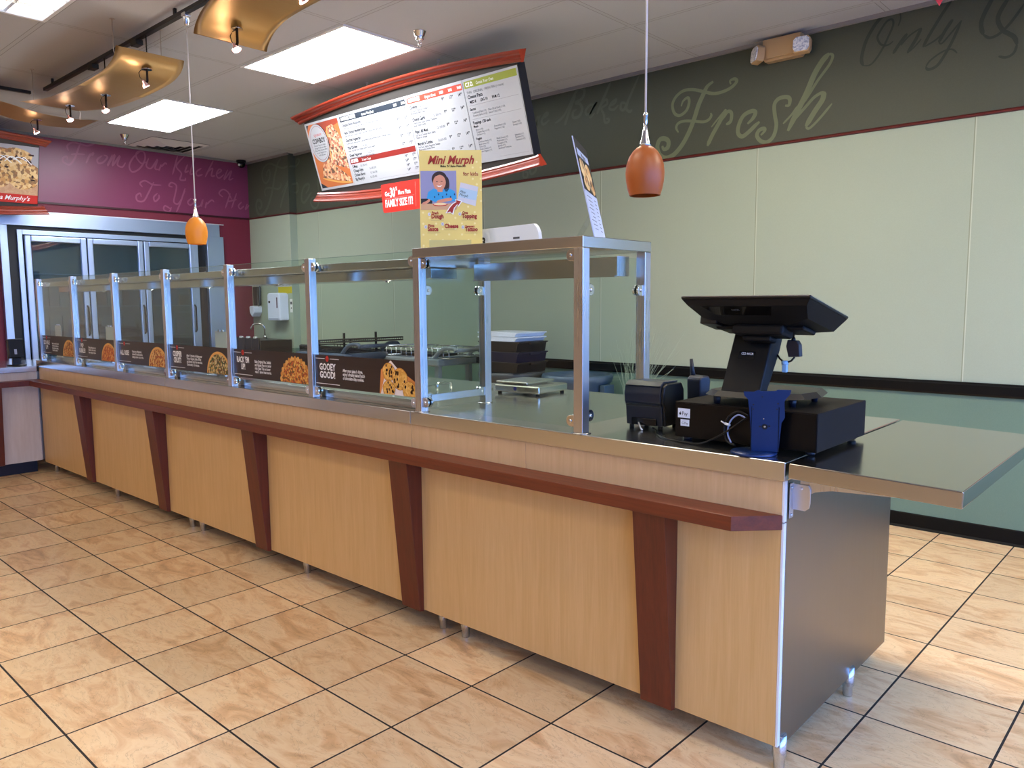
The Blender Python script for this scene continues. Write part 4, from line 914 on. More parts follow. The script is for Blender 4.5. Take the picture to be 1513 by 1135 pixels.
# ------------------------------------------------------------------ walk-in cooler doors in the maroon wall
c0 = thing('cooler_doors', 'row of three steel framed glass cooler doors in the maroon wall', 'cooler', (XW, 2.95, 0))
DARK = mat('dark_gap', '06070A', .5)
CINT = mat('cooler_interior', '2C4448', .6)
X = XW
MB().box(X+.001, X+.045, 1.80, 4.05, 2.125, 2.262, bev=.002).build('header', ALU, c0)
MB().box(X+.001, X+.012, 1.78, 4.12, 2.264, 2.272).build('header_cap', EDGE, c0)
MB().box(X+.001, X+.060, 1.85, 1.915, .02, 2.124, bev=.003).build('jamb', ALU, c0)
MB().box(X+.001, X+.060, 3.885, 4.085, .02, 2.124, bev=.003).build('jamb', ALU, c0)
MB().box(X+.001, X+.010, 1.916, 3.884, .02, 2.124).build('dark_reveal', DARK, c0)
b = MB(); y0, y1 = 2.00, 3.785
for q in ((y0, y0+.045, .3, 2.085), (y1-.045, y1, .3, 2.085), (y0+.045, y1-.045, 2.04, 2.085), (y0+.045, y1-.045, .3, .34)): b.box(X+.011, X+.040, q[0], q[1], q[2], q[3], bev=.003)
b.build('outer_frame', ALU, c0)
dw = (y1-y0-.10)/3
for k in range(3):
    a = y0+.05+k*dw+.004; e = a+dw-.008
    d = MB()
    for q in ((a, a+.055, .35, 2.03), (e-.055, e, .35, 2.03), (a+.055, e-.055, 1.975, 2.03), (a+.055, e-.055, .35, .41)): d.box(X+.030, X+.068, q[0], q[1], q[2], q[3], bev=.008)
    d = d.build('glass_door', ALU, c0)
    MB().box(X+.046, X+.052, a+.05, e-.05, .405, 1.98).build('door_glass', GLASSC, d)
    b = MB(); b.box(X+.012, X+.014, a+.05, e-.05, .41, 1.975); b.build('interior', CINT, d)
    b = MB()
    for z in (.7, 1.02, 1.34, 1.66): b.box(X+.016, X+.034, a+.056, e-.056, z, z+.010)
    if k == 2:
        for z in [.5+.07*i for i in range(16)]: b.box(X+.016, X+.024, a+.06, e-.06, z, z+.006)
    b.build('shelf_edges', mat('cooler_shelf', '5A6E78', .4), d)
    random.seed(k+3); b = MB()
    for z in (.71, 1.03, 1.35):
        y = a+.08
        while y < e-.14:
            w = .06+.08*random.random(); hh = .10+.14*random.random()
            b.box(X+.017, X+.030, y, min(y+w, e-.07), z+.001, z+hh, [mat('cooler_box_blue', '2C4256', .6), mat('cooler_box_grey', '56646A', .6), mat('cooler_box_brown', '3A2A26', .6)][random.randrange(3)]); y += w+.02
    b.build('stacked_goods', None, d)
    hb = MB(); hy = (e-.027); hb.tube([(X+.068, hy, 1.05), (X+.095, hy, 1.07), (X+.095, hy, 1.33), (X+.068, hy, 1.35)], .009, seg=10); hb.build('handle', BLACK, d)

# ------------------------------------------------------------------ hand washing corner
t = thing('towel_dispenser', 'white paper towel dispenser on the far corner wall', 'dispenser', (-5.68, BUMP_Y, 1.18))
b = MB(); b.prism([(-.13, 0), (.13, 0), (.13, .29), (.10, .31), (-.10, .31), (-.13, .29)], BUMP_Y-.12, BUMP_Y-.001, 'y', M=Matrix.Translation((-5.70, 0, 1.17)), bev=.012); b.build('cover', mat('dispenser_white', 'DDE4F2', .3), t)
MB().box(-5.632, -5.612, BUMP_Y-.124, BUMP_Y-.118, 1.31, 1.43, bev=.003).build('sight_slot', mat('dark_red_slot', '4A2030', .3), t)
MB().box(-5.80, -5.765, BUMP_Y-.124, BUMP_Y-.119, 1.365, 1.39, bev=.002).build('lock', BLACK, t)
MB().box(-5.81, -5.60, BUMP_Y-.125, BUMP_Y-.116, 1.172, 1.20, bev=.004).build('lower_lip', mat('dispenser_grey', 'B9C2D4', .4), t)
p = Print(frame((-5.545, BUMP_Y-.002, 1.26), (1, 0, 0), (0, 0, 1)), .052, .15, PAPER, .001); p.rect(.008, .09, .044, .12, GREYI, 1); p.rect(.018, .04, .034, .055, DKI, 1)
tag(p.build('notice_card'), 'small white notice card beside the towel dispenser', 'notice')
p = Print(frame((-5.78, BUMP_Y-.002, 1.475), (1, 0, 0), (0, 0, 1)), .285, .135, mat('yellow_notice', 'C8B81E', .6), .001); p.rect(0, .075, .285, .135, W2, 1)
for k in range(4): p.rect(.02+.068*k, .09, .06+.068*k, .12, DKI, 2)
tag(p.build('hand_washing_notice'), 'yellow and white hand washing notice above the towel dispenser', 'notice')
t = thing('soap_dispenser', 'white tapered soap dispenser near the maroon corner', 'dispenser', (-6.22, BUMP_Y, 1.2))
b = MB(); b.prism([(-.055, .09), (-.05, .02), (0, -.03), (.05, .02), (.055, .09), (.03, .10), (-.03, .10)], BUMP_Y-.11, BUMP_Y-.0004, 'y', M=Matrix.Translation((-6.20, 0, 1.235)), bev=.01); b.build('cup', mat('dispenser_white', 'DDE4F2', .3), t)
b = MB(); b.box(-6.25, -6.15, BUMP_Y-.06, BUMP_Y-.002, 1.34, 1.56, bev=.01); b.build('bag_holder', mat('smoke_plastic', '2B2A26', .4), t)
b = MB(); b.tube([(-6.10, BUMP_Y-.05, 1.60), (-6.085, BUMP_Y-.06, 1.48), (-6.10, BUMP_Y-.06, 1.38), (-6.14, BUMP_Y-.05, 1.33)], .007, seg=8); b.build('hose', mat('blue_grey_hose', '3A4A5A', .4), t)
t = thing('hand_sink', 'dark cabinet sink with a gooseneck tap in the far corner', 'sink', (-5.9, 4.25, 0))
DKC = mat('dark_brown_cabinet', '221813', .35)
MB().box(-6.29, -5.52, 4.05, 4.445, .02, .955, bev=.004).build('cabinet', DKC, t)
for k in range(5):
    b = MB(); b.box(-6.285+.153*k, -6.285+.153*k+.146, 4.036, 4.05, .35, .985, bev=.002); b.build('splash_panel', DKC, t)
    MB().box(-6.25+.153*k, -6.19+.153*k, 4.034, 4.052, .978, .998, bev=.002).build('clip', WHITE, t)
b = MB(); b.tube([(-5.98, 4.38, .955), (-5.98, 4.38, 1.08), (-5.99, 4.36, 1.115), (-6.03, 4.33, 1.13), (-6.08, 4.29, 1.12), (-6.10, 4.27, 1.08), (-6.10, 4.27, 1.06)], .010, seg=12); b.lathe([(.022, .955), (.018, .985), (.011, .995)], -5.98, 4.38, seg=16); b.build('tap', CHR, t)

# ------------------------------------------------------------------ things on the hood
def yawM(cx, cy, z, ang): return Matrix.Translation((cx, cy, z)) @ Matrix.Rotation(math.radians(ang), 4, 'Z')
YEL = mat('poster_yellow', 'DECC7C', .7); YELD = mat('poster_dots', 'E8DC9C', .7); MR = mat('poster_red', '9E2A1C', .5); ACR = glass('acrylic', (.96, .97, .97), .05)
t = thing('kids_pizza_poster', 'yellow Mini Murph kids poster in a clear holder on top of the glass hood', 'poster', (-.055, 1.79, 1.576))
M = yawM(-.055, 1.79, 1.578, 42) @ frame((-.125, 0, 0), (1, 0, 0), (0, 0, 1))
p = Print(M, .25, .388, YEL, .002); W_, H_ = .25, .388
for i in range(9):
    for j in range(16):
        if (i+j) % 2 == 0 and (i > 5 or j < 7) : p.ell(.118+.016*i if j > 7 else .012+.026*i, .012+.022*j, .0045, .0045, YELD, 1, 8)
p.txt('Mini Murph', .125, .335, .046, MR, 6, .86, .0011, .35, 'CENTER'); p.txt("Make 'N' Bake Pizza Kit", .135, .322, .0125, DKI, 6, .85, .0003, 0, 'CENTER')
px0, px1, py0, py1 = .004, .148, .155, .308
p.rect(px0, py0, px1, py1, mat('photo_lilac', '8C90B8', .5), 2); p.rect(px0, py0, px1, py0+.024, mat('photo_table', 'C9A27C', .5), 3); p.rect(px0, py0+.024, .05, py0+.044, mat('photo_dark', '1C1A22', .5), 3)
SKIN = mat('photo_skin', 'CE8F74', .5); SKL = mat('photo_skin_light', 'E0AA92', .5); HAIR = mat('photo_hair', '2E1C1A', .5); SHIRT = mat('photo_shirt', '2E9AD8', .5)
p.poly([(.028, .20), (.034, .225), (.055, .238), (.085, .232), (.115, .240), (.140, .228), (.148, .205), (.146, .190), (.115, .185), (.06, .186)], SHIRT, 4)
p.ell(.108, .255, .012, .030, HAIR, 4); p.ell(.080, .276, .031, .030, HAIR, 5); p.poly([(.072, .225), (.092, .225), (.094, .245), (.070, .245)], SKIN, 5)
p.ell(.080, .262, .0255, .031, SKIN, 6); p.poly([(.053, .268), (.056, .292), (.08, .304), (.104, .292), (.108, .268), (.100, .285), (.082, .293), (.062, .285)], HAIR, 7)
p.ell(.070, .265, .0045, .0013, HAIR, 8, 10); p.ell(.089, .266, .0045, .0013, HAIR, 8, 10); p.ell(.079, .258, .0030, .0018, SKL, 8, 10); p.poly([(.068, .250), (.075, .245), (.084, .245), (.092, .251), (.08, .2485)], WH, 8)
p.stroke([(.010, .178), (.030, .186), (.040, .196)], .010, SKIN, 6); p.stroke([(.130, .196), (.10, .192), (.068, .184)], .013, SKIN, 6)
p.ell(.082, .175, .030, .006, REDI, 6, 20); p.ell(.082, .177, .027, .005, mat('photo_cheese', 'E8CFA0', .5), 7, 20)
for k in range(6): p.ell(.060+.016*k, .205+.01*(k % 2), .0025, .004, mat('photo_navy', '16305A', .5), 7, 8)
p.txt('for kids', .176, .288, .022, MR, 6, .9, .0002, -.1)
p.poly([(.150, .190), (.165, .262), (.236, .244), (.224, .168)], mat('label_pale', 'C8CBD8', .5), 5); p.poly([(.155, .205), (.163, .242), (.233, .225), (.227, .190)], mat('label_sky', 'A9C8E0', .5), 6); p.txt('Mini\nMurph', .160, .222, .015, DKI, 7, .9, 0, .35, 'LEFT', -.22, .8)
p.poly([(.102, .140), (.118, .165), (.132, .180), (.145, .186), (.142, .196), (.172, .188), (.155, .165), (.152, .174), (.140, .160), (.134, .134), (.122, .143)], WH, 8); p.poly([(.107, .142), (.122, .164), (.134, .177), (.147, .184), (.146, .192), (.166, .187), (.153, .169), (.151, .177), (.137, .161), (.130, .139), (.121, .147)], MR, 9)
for nm, a_, b_, x, y, dx in (('1', 'Fresh', 'Dough', .045, .125, 0), ('4', 'One', 'Topping', .168, .125, 0), ('2', 'Pizza', 'Sauce', .030, .075, 0), ('3', '', 'Cheese', .098, .086, 0), ('5', 'Temporary', 'Tattoo', .180, .073, 0)):
    p.ell(x-.008, y+.012, .006, .007, mat('label_pale', 'C8CBD8', .5), 5, 14); p.txt(nm, x-.008, y+.008, .010, mat('photo_navy', '16305A', .5), 6, .9, 0, 0, 'CENTER')
    if a_: p.txt(a_, x+.002, y+.012, .0155 if len(a_) < 7 else .010, MR, 6, .8, .0006)
    p.txt(b_, x, y-.004, .0235, MR, 6, .78, .0010); p.rect(x-.002, y-.012, x+.05, y-.0114, GREYI, 6)
p.rect(.035, .006, .205, .034, mat('poster_band', 'BFB87A', .5), 3)
p.build('poster_sheet', t)
b = MB(); M2 = yawM(-.055, 1.79, 1.5765, 42)
b.box(-.125, .125, -.0005, .055, 0, .0012, M=M2); b.box(-.125, .125, .0026, .0050, .0013, .20, M=M2); b.build('acrylic_holder', ACR, t)
t = thing('price_sign', 'white rounded price sign lying behind the yellow kids poster', 'sign', (.14, 1.93, 1.576))
b = MB(); pts = [(-.05, 0), (.287, 0), (.290, .03), (.286, .055), (.276, .075), (.262, .088), (-.05, .083)]
b.prism(pts, 1.93, 1.95, 'y', M=Matrix.Translation((0, 0, 1.577)), bev=.001); b.build('sign_body', mat('sign_white', 'D6DEEA', .4), t)
q = frame((0, 1.9294, 1.577), (1, 0, 0), (0, 0, 1)); b = MB(); b.text('3', q @ Matrix.Translation((-.022, .014, .0003)), .05, BLKI, 1, .002); b.text('each', q @ Matrix.Translation((.025, .008, .0006)), .016, BLKI, 1, .0004)
b.poly([q @ Vector(v) for v in ((.02, .001, .0003), (.12, .001, .0003), (.12, .018, .0003), (.02, .018, .0003))], YEL); b.poly([q @ Vector(v) for v in ((.155, .034, .0003), (.19, .034, .0003), (.19, .042, .0003), (.155, .042, .0003))], GREYI)
b.build('print', None, t)
# leaning photo menu at the hood's right end
t = thing('standing_menu_card', 'tall photo menu card leaning on the right end of the glass hood top', 'sign', (.66, 1.87, 1.576))
M = frame((.694, 1.745, 1.5775), (-.46, .888, 0), (-.068, -.035, .333)) @ Matrix.Diagonal((2.12, 1, 1, 1))
p = Print(M, .13, .345, mat('card_daylight_tint', 'C3CEE6', .4), .004)  # blue daylight falling on the card is put into its colour
p.rect(0, .165, .13, .345, BLKI, 1); p.rect(.01, .285, .12, .31, mat('card_band', 'B9C4DC', .4), 2); p.txt('Pizza', .065, .288, .022, BLKI, 3, 1, .0006, 0, 'CENTER')
for cx, cy, rx, ry in ((.032, .245, .026, .034), (.085, .235, .030, .040), (.045, .195, .028, .024), (.10, .19, .022, .022)): p.ell(cx, cy, rx, ry, CK, 3, 18)
for k in range(9): p.rect(.012+.008*(k % 3), .145-.014*k, .060, .1475-.014*k, GREYI, 1); p.rect(.088, .145-.014*k, .108, .1475-.014*k, GREYI, 1)
p.build('card', t)
b = MB(); b.prism([(.625, 1.5768), (.53, 1.5768), (.53, 1.580), (.625, 1.580)], 1.83, 1.87, 'y'); b.prism([(.535, 1.580), (.539, 1.580), (.600, 1.66), (.596, 1.66)], 1.835, 1.865, 'y'); b.build('easel_foot', ACR, t)

# ------------------------------------------------------------------ cash drawer
t = thing('cash_drawer', 'black cash drawer under the touch screen terminal', 'cash drawer', (1.225, 1.98, H))
DX0, DX1, DY0, DY1, DZ0, DZ1 = .997, 1.452, 1.767, 2.165, .930, 1.043
SPK = mat('textured_black', '120E0C', .6, spec=.12); n_ = noise(SPK, coords(SPK, (1, 1, 1)), 500, 2, .8); bump(SPK, n_, .4, .001)
MB().box(DX0, DX1, DY0, DY1, DZ0, DZ1, bev=.003).build('case', SPK, t)
MB().box(DX0+.004, DX1-.004, DY0-.0015, DY0-.0001, DZ0+.004, DZ1-.004).build('back_plate', mat('drawer_black', '050506', .3, spec=.25), t)
for x in (DX0+.03, DX1-.03):
    for y in (DY0+.03, DY1-.03): MB().lathe([(.013, H+.0008), (.015, DZ0+.0005)], x, y, seg=14).build('foot', NAVY, t)
# payment stickers
q = frame((1.008, DY0-.0018, .992), (1, 0, 0), (0, 0, 1))
p = Print(q, .043, .030, mat('sticker_white', 'D9E0EA', .4), .0003); p.ell(.0085, .013, .0036, .0042, BLKI, 1, 16); p.ell(.0098, .0190, .0008, .0018, BLKI, 1, 8); p.txt('Pay', .0145, .0085, .0165, DKI, 1, .9, .0001)
tag(p.build('payment_sticker'), 'upper white payment sticker on the cash drawer', 'sticker')
q = frame((1.018, DY0-.0018, .966), (1, 0, 0), (0, 0, 1))
p = Print(q, .031, .021, MATS['sticker_white'], .0003); p.txt('G Pay', .0155, .006, .0105, GREYI, 1, .9, .0001, 0, 'CENTER'); tag(p.build('payment_sticker'), 'lower smaller white payment sticker on the cash drawer', 'sticker')
# ------------------------------------------------------------------ touch screen terminal
t = thing('touch_screen_terminal', 'black touch screen terminal seen from behind on the cash drawer', 'terminal', (1.24, 1.92, DZ1))
b = MB()
pl_ = [(1.085, 1.80), (1.13, 1.765), (1.30, 1.765), (1.385, 1.84), (1.40, 1.93), (1.37, 2.06), (1.14, 2.06), (1.085, 1.98)]
cx = sum(p[0] for p in pl_)/8; cy = sum(p[1] for p in pl_)/8
A = [b.bm.verts.new((x, y, 1.070)) for x, y in pl_]; B = [b.bm.verts.new((cx+(x-cx)*.90, cy+(y-cy)*.90, 1.086)) for x, y in pl_]
for i in range(8): b.bm.faces.new((A[i], A[(i+1) % 8], B[(i+1) % 8], B[i]))
b.bm.faces.new(A[::-1]); b.bm.faces.new(B); b.build('base', BLACK, t)
for x, y in ((1.125, 1.80), (1.34, 1.86), (1.34, 2.03), (1.13, 2.02)): MB().lathe([(.009, DZ1+.0003), (.012, 1.0705)], x, y, seg=12).build('foot', NAVY, t)
b = MB(); b.prism([(1.786, 1.082), (1.84, 1.082), (1.925, 1.20), (1.955, 1.262), (1.905, 1.290), (1.888, 1.285)], 1.142, 1.268, 'x', bev=.005); nk = b.build('neck', BLACKM, t)
# label on the neck
un = Vector((0, 1.888-1.786, 1.285-1.082)).normalized()
q = frame((1.178, 1.786, 1.082), (1, 0, 0), un) @ Matrix.Translation((0, .125, .0012))
b = MB(); b.poly([q @ Vector(v) for v in ((-.004, -.012, 0), (.048, -.012, 0), (.048, .012, 0), (-.004, .012, 0))], BLACKG); b.text('NCR', q @ Matrix.Translation((.022, .001, .0004)), .010, WH, 1, .0003)
for cxx in (.008, .0145):
    for k in range(16):
        a0, a1 = 2*PI*k/16, 2*PI*(k+1)/16
        b.poly([q @ Vector((cxx+r*math.cos(a), .0045+r*math.sin(a), .0004)) for r, a in ((.0042, a0), (.0042, a1), (.0026, a1), (.0026, a0))], WH)
b.build('maker_label', None, t)
# head: thin glass edge, tapered back housing
MX0, MX1 = 1.050, 1.447
th_m = math.atan2(1.376-1.312, .295)
HM = Matrix.Translation((MX0, 1.700, 1.376)) @ Matrix.Rotation(-th_m, 4, 'X'); ML = math.hypot(.295, .064); MWd = MX1-MX0
b = MB(); b.box(0, MWd, 0, ML, -.010, 0, bev=.004, M=HM); b.build('screen_bezel', BLACK, t)
b = MB(); b.box(.012, MWd-.012, .012, ML-.012, .0002, .0008, M=HM); b.build('screen', BLACKG, t)
b = MB(); b.box(.004, MWd-.004, -.0012, .0002, -.0035, -.0008, M=HM); b.box(MWd-.0002, MWd+.0012, .004, ML-.02, -.0035, -.0008, M=HM); b.build('silver_rim', STEELP, t)
b = MB()
def ringp(ix, iy0, iy1, z): return [HM @ Vector(p) for p in ((ix, iy0, z), (MWd-ix, iy0, z), (MWd-ix, ML-iy1, z), (ix, ML-iy1, z))]
R = [ringp(.003, .003, .003, -.0102), ringp(.016, .020, .006, -.026), ringp(.035, .085, .012, -.050), ringp(.10, .12, .045, -.062)]
V = [[b.bm.verts.new(p) for p in r] for r in R]
for i in range(3):
    for k in range(4): b.bm.faces.new((V[i][k], V[i+1][k], V[i+1][(k+1) % 4], V[i][(k+1) % 4]))
b.bm.faces.new(V[0]); b.bm.faces.new(V[-1][::-1]); bmesh.ops.recalc_face_normals(b.bm, faces=b.bm.faces[:]); b.build('back_housing', BLACKM, t)
b = MB(); b.poly([HM @ Vector(p) for p in ((.06, .024, -.0275), (.28, .024, -.0275), (.26, .070, -.0445), (.09, .070, -.0445))]); bmesh.ops.recalc_face_normals(b.bm, faces=b.bm.faces[:]); b.build('gloss_window', BLACKG, t)
b = MB(); b.text('NCR', HM @ Matrix.Translation((.15, .045, -.0362)) @ Matrix.Rotation(PI-.36, 4, 'X'), .012, mat('faint_grey_mark', '4A4C50', .4), 1, .0004); b.build('maker_label', None, t)
b = MB(); b.box(.12, .28, .115, .20, -.092, -.061, bev=.008, M=HM); b.box(.145, .235, .14, .19, -.108, -.090, bev=.006, M=HM); b.build('hinge_block', BLACKM, t)
b = MB(); b.box(.018, .075, .10, .21, -.066, -.040, bev=.004, M=HM); b.build('card_swipe', BLACK, t)
b = MB(); b.box(.02, .30, .145, .24, -.072, -.058, bev=.006, M=HM @ Matrix.Translation((.03, 0, 0))); b.build('cable_cover', BLACKM, t)
b = MB(); b.tube([(1.335, 1.90, 1.272), (1.30, 1.905, 1.262), (1.282, 1.91, 1.262)], .0022, seg=6); b.tube([(1.33, 1.90, 1.268), (1.30, 1.905, 1.257), (1.28, 1.91, 1.259)], .0018, seg=6); b.build('lilac_wires', mat('lilac_wire', '8E88E8', .5), t)
t = thing('power_adapter', 'small navy adapter dangling on a wire below the tilted screen', 'adapter', (1.318, 1.90, 1.20))
b = MB(); b.tube([(1.322, 1.90, 1.285), (1.320, 1.90, 1.245)], .003, seg=8); b.lathe([(.007, 1.238), (.005, 1.250)], 1.32, 1.90, seg=10); b.build('lead', BLACK, t)
b = MB(); b.prism([(1.306, 1.242), (1.334, 1.240), (1.342, 1.228), (1.345, 1.192), (1.310, 1.190), (1.302, 1.222)], 1.888, 1.912, 'y', bev=.002); b.build('adapter_body', NAVY, t)
b = MB(); b.tube([(1.325, 1.90, 1.19), (1.315, 1.90, 1.178), (1.300, 1.90, 1.172)], .003, seg=8); b.tube([(1.292, 1.90, 1.174), (1.278, 1.905, 1.182), (1.262, 1.91, 1.20)], .003, seg=8); b.build('loop_wire', BLACK, t)
b = MB(); b.lathe([(.010, 1.166), (.011, 1.172), (.009, 1.178)], 1.296, 1.90, seg=10); b.box(1.288, 1.304, 1.894, 1.906, 1.142, 1.168, bev=.003); b.build('clear_connector', mat('pale_blue_plastic', '9CC6E8', .2), t)

# ------------------------------------------------------------------ card reader stand
t = thing('card_reader_stand', 'empty dark card reader stand with painted-in sky reflection on a round base at the counter corner', 'stand', (1.275, 1.722, H))
sx0, sy0 = 1.290, 1.711
b = MB(); b.lathe([(.064, H+.0006), (.066, H+.004), (.063, H+.008), (.030, H+.0095), (.002, H+.010)], sx0, sy0, seg=40); b.build('round_base', SKYTINTM, t)
MS = Matrix.Translation((sx0+.030, sy0+.004, H+.010)) @ Matrix.Rotation(math.radians(22), 4, 'Z') @ Matrix.Diagonal((1.08, 1, 1, 1))
pts = [(-.032, .0), (.036, .0), (.042, .085), (.050, .100), (.048, .145), (.050, .152), (.062, .168), (.064, .180), (.030, .180), (.026, .176), (-.012, .174), (-.018, .178), (-.030, .172), (-.056, .172), (-.054, .160), (-.044, .150), (-.038, .100)]
b = MB(); b.prism(pts, -.002, .001, 'y', M=MS); b.build('upright_plate', SKYTINTM, t)
b = MB(); b.prism([(-.002, 0), (.035, 0), (.030, .03), (.004, .085), (-.002, .13)], -.0355, -.033, 'x', M=MS @ Matrix.Rotation(0, 4, 'Z')); b.prism([(-.002, 0), (.035, 0), (.030, .03), (.004, .085), (-.002, .13)], .034, .0365, 'x', M=MS); b.build('side_flange', BLACKM, t)
b = MB()
for x, z, r in ((-.030, .135, .0022), (-.030, .122, .0022), (.032, .140, .0022), (.030, .124, .0022), (-.008, .158, .002), (.0, .072, .008), (-.012, .072, .0025), (.012, .074, .0025)):
    b.lathe([(r, -.0008), (r, .0002)], 0, 0, seg=12, M=MS @ Matrix.Translation((x, -.0023, z)) @ Matrix.Rotation(PI/2, 4, 'X'))
b.build('screw_holes', mat('dark_hole', '03060E', .3), t)
b = MB(); b.lathe([(.0035, 0), (.0025, .002)], 0, 0, seg=10, M=MS @ Matrix.Translation((0, -.003, .072)) @ Matrix.Rotation(PI/2, 4, 'X')); b.lathe([(.0018, 0), (.0012, .001)], 0, 0, seg=10, M=MS @ Matrix.Translation((-.003, -.002, .095)) @ Matrix.Rotation(PI/2, 4, 'X')); b.build('screws', CHR, t)
b = MB(); b.box(-.030, .030, .004, .03, .001, .012, bev=.002, M=MS); b.build('swivel_block', SKYTINTM, t)
# cables
def cable(pts, r, m, lab):
    b = MB(); b.tube([(p.x, p.y, p.z) for p in [Vector(v) for v in sm3(pts)]], r, seg=8); return tag(b.build('cable', m), lab, 'cable')
def sm3(pts):
    out = []; n = len(pts)
    for i in range(n-1):
        p0, p1, p2, p3 = [Vector(pts[k]) for k in (max(i-1, 0), i, i+1, min(i+2, n-1))]
        for k in range(6):
            t_ = k/6; out.append(.5*((2*p1)+(-p0+p2)*t_+(2*p0-5*p1+4*p2-p3)*t_*t_+(-p0+3*p1-3*p2+p3)*t_**3))
    out.append(Vector(pts[-1])); return out
cable([(1.248, 1.757, 1.02), (1.22, 1.752, 1.03), (1.19, 1.748, 1.01), (1.18, 1.745, .97), (1.195, 1.735, .94), (1.225, 1.725, .934)], .0035, BLACK, 'black cable looping down left of the card reader stand')
cable([(1.246, 1.752, 1.012), (1.222, 1.747, 1.021), (1.20, 1.742, 1.0), (1.194, 1.738, .965), (1.21, 1.730, .938)], .0025, mat('grey_blue_cable', '8E9CC8', .4), 'pale blue cable looping left of the card reader stand')
cable([(1.250, 1.744, 1.016), (1.20, 1.735, .975), (1.155, 1.728, .945), (1.11, 1.722, .925), (1.05, 1.730, .9215), (.98, 1.745, .9215), (.92, 1.79, .9215), (.87, 1.86, .9225), (.84, 1.885, .925)], .0028, BLACK, 'thin black cable trailing along the worktop to the receipt printer')
b = MB(); b.tube([(1.170, 1.742, .998), (1.184, 1.740, .992)], .0022, seg=6); b.tube([(1.1835, 1.742, .992), (1.20, 1.738, .989)], .004, seg=8); tag(b.build('cable_tie', WHITE), 'white cable tie round the looped cables by the stand', 'cable tie')

# ------------------------------------------------------------------ receipt printer and phone
t = thing('receipt_printer', 'dark receipt printer on the worktop left of the cash drawer', 'printer', (.80, 1.96, H), math.radians(6))
M = world_of(t)
prof = [(-.070, .012), (-.078, .080), (-.088, .095), (-.090, .125), (-.082, .150), (-.060, .160), (.055, .156), (.075, .130), (.080, .012)]
b = MB(); b.prism([(p[0], p[1]) for p in prof], -.074, .066, 'x', M=M, bev=.004); b.build('case', NAVY, t)
b = MB(); b.prism([(p[0]*1.01, p[1]) for p in prof], .0665, .078, 'x', M=M, bev=.004); b.build('side_cheek', BLACK, t)
b = MB(); b.prism([(-.084, .150), (-.062, .162), (.050, .158), (.050, .163), (-.064, .1675), (-.089, .153)], -.070, .064, 'x', M=M, bev=.001); b.build('lid', mat('printer_lid', '2A3038', .35), t)
b = MB(); b.box(-.068, .060, -.0905, -.0855, .0835, .0855, M=M); b.build('seam_line', BLACK, t)
b = MB(); b.box(-.050, .045, -.079, -.069, .013, .038, M=M, bev=.002); b.build('cable_bay', BLACKG, t)
for x in (-.06, .05):
    for y in (-.055, .06): MB().lathe([(.008, .0004), (.008, .013)], x, y, seg=12, M=M).build('foot', RUB, t)
b = MB(); b.tube([M @ Vector(p) for p in ((-.02, -.082, .022), (.0, -.105, .006), (.012, -.118, .004))], .0028, seg=8); b.build('white_lead', WHITE, t)
t = thing('cordless_phone', 'black cordless phone with stub aerial standing in its cradle behind the printer', 'phone', (.905, 2.10, H), math.radians(-15))
M = world_of(t) @ Matrix.Diagonal((1.25, 1.25, 1.0, 1))
b = MB(); b.prism([(-.05, .0006), (.055, .0006), (.05, .03), (-.045, .05)], -.045, .045, 'x', M=M, bev=.004); b.build('cradle', BLACK, t)
b = MB(); b.prism([(-.030, .040), (.004, .035), (.014, .16), (.006, .178), (-.022, .178), (-.032, .165)], -.026, .026, 'x', M=M, bev=.006); b.build('handset', NAVY, t)
b = MB(); b.tube([M @ Vector(p) for p in ((-.020, -.012, .172), (-.024, -.012, .20), (-.028, -.012, .235))], [.010, .0075, .006], seg=12); b.build('aerial', NAVY, t)

# ------------------------------------------------------------------ side counter reader
t = thing('card_reader', 'black card reader stand on the side counter at far left', 'card reader', (-4.94, 1.545, .874))
M = world_of(t)
b = MB(); b.lathe([(.07, .0005), (.07, .006), (.02, .012)], 0, 0, seg=28, M=M); b.build('round_base', BLACK, t)
b = MB(); b.prism([(-.012, .01), (.012, .01), (.012, .10), (-.012, .10)], -.03, .03, 'y', M=M); b.box(-.02, .04, -.055, .055, .06, .215, bev=.008, M=M @ Matrix.Rotation(-.12, 4, 'Y')); b.build('reader', BLACK, t)
b = MB(); b.box(.0405, .0415, -.018, .0, .09, .13, M=M @ Matrix.Rotation(-.12, 4, 'Y')); b.build('pale_sticker', mat('pale_sticker', 'A9AEC0', .4), t)

# ------------------------------------------------------------------ on the worktop behind the glass
t = thing('kitchen_scale', 'flat steel kitchen scale on the worktop behind the hood', 'scale', (-.24, 2.46, H), math.radians(4))
M = world_of(t)
b = MB(); b.box(-.11, .16, -.12, .12, .010, .046, bev=.006, M=M); b.build('body', STEELT, t)
b = MB(); b.box(-.105, .085, -.112, .112, .050, .062, bev=.004, M=M); b.box(-.08, .06, -.09, .09, .0462, .0505, M=M); b.build('weighing_plate', STEELT, t)
b = MB(); b.lathe([(.010, 0), (.010, .0012)], 0, 0, seg=16, M=M @ Matrix.Translation((.02, -.1202, .030)) @ Matrix.Rotation(PI/2, 4, 'X')); b.build('dial_mark', mat('navy_mark', '2A2A6A', .4), t)
for x in (-.09, .14):
    for y in (-.1, .1): MB().lathe([(.010, .0004), (.010, .0105)], x, y, seg=10, M=M).build('foot', RUB, t)
b = MB()
for s in (-1, 1): b.box(-.155+s*.15-.012, -.155+s*.15+.012, 0, 0, 0, 0) if False else None
b.bm.free()
lidspots = [(-.60, 'steel pan lid with a bar handle on the worktop behind the hood'), (-.95, 'steel pan lid on the worktop behind the cookie strip'), (-1.72, "steel pan lid on the worktop behind the RACK 'EM UP strip"), (-2.75, 'steel pan lid on the worktop behind the CRISPIER CRUST strip')]
proto = None
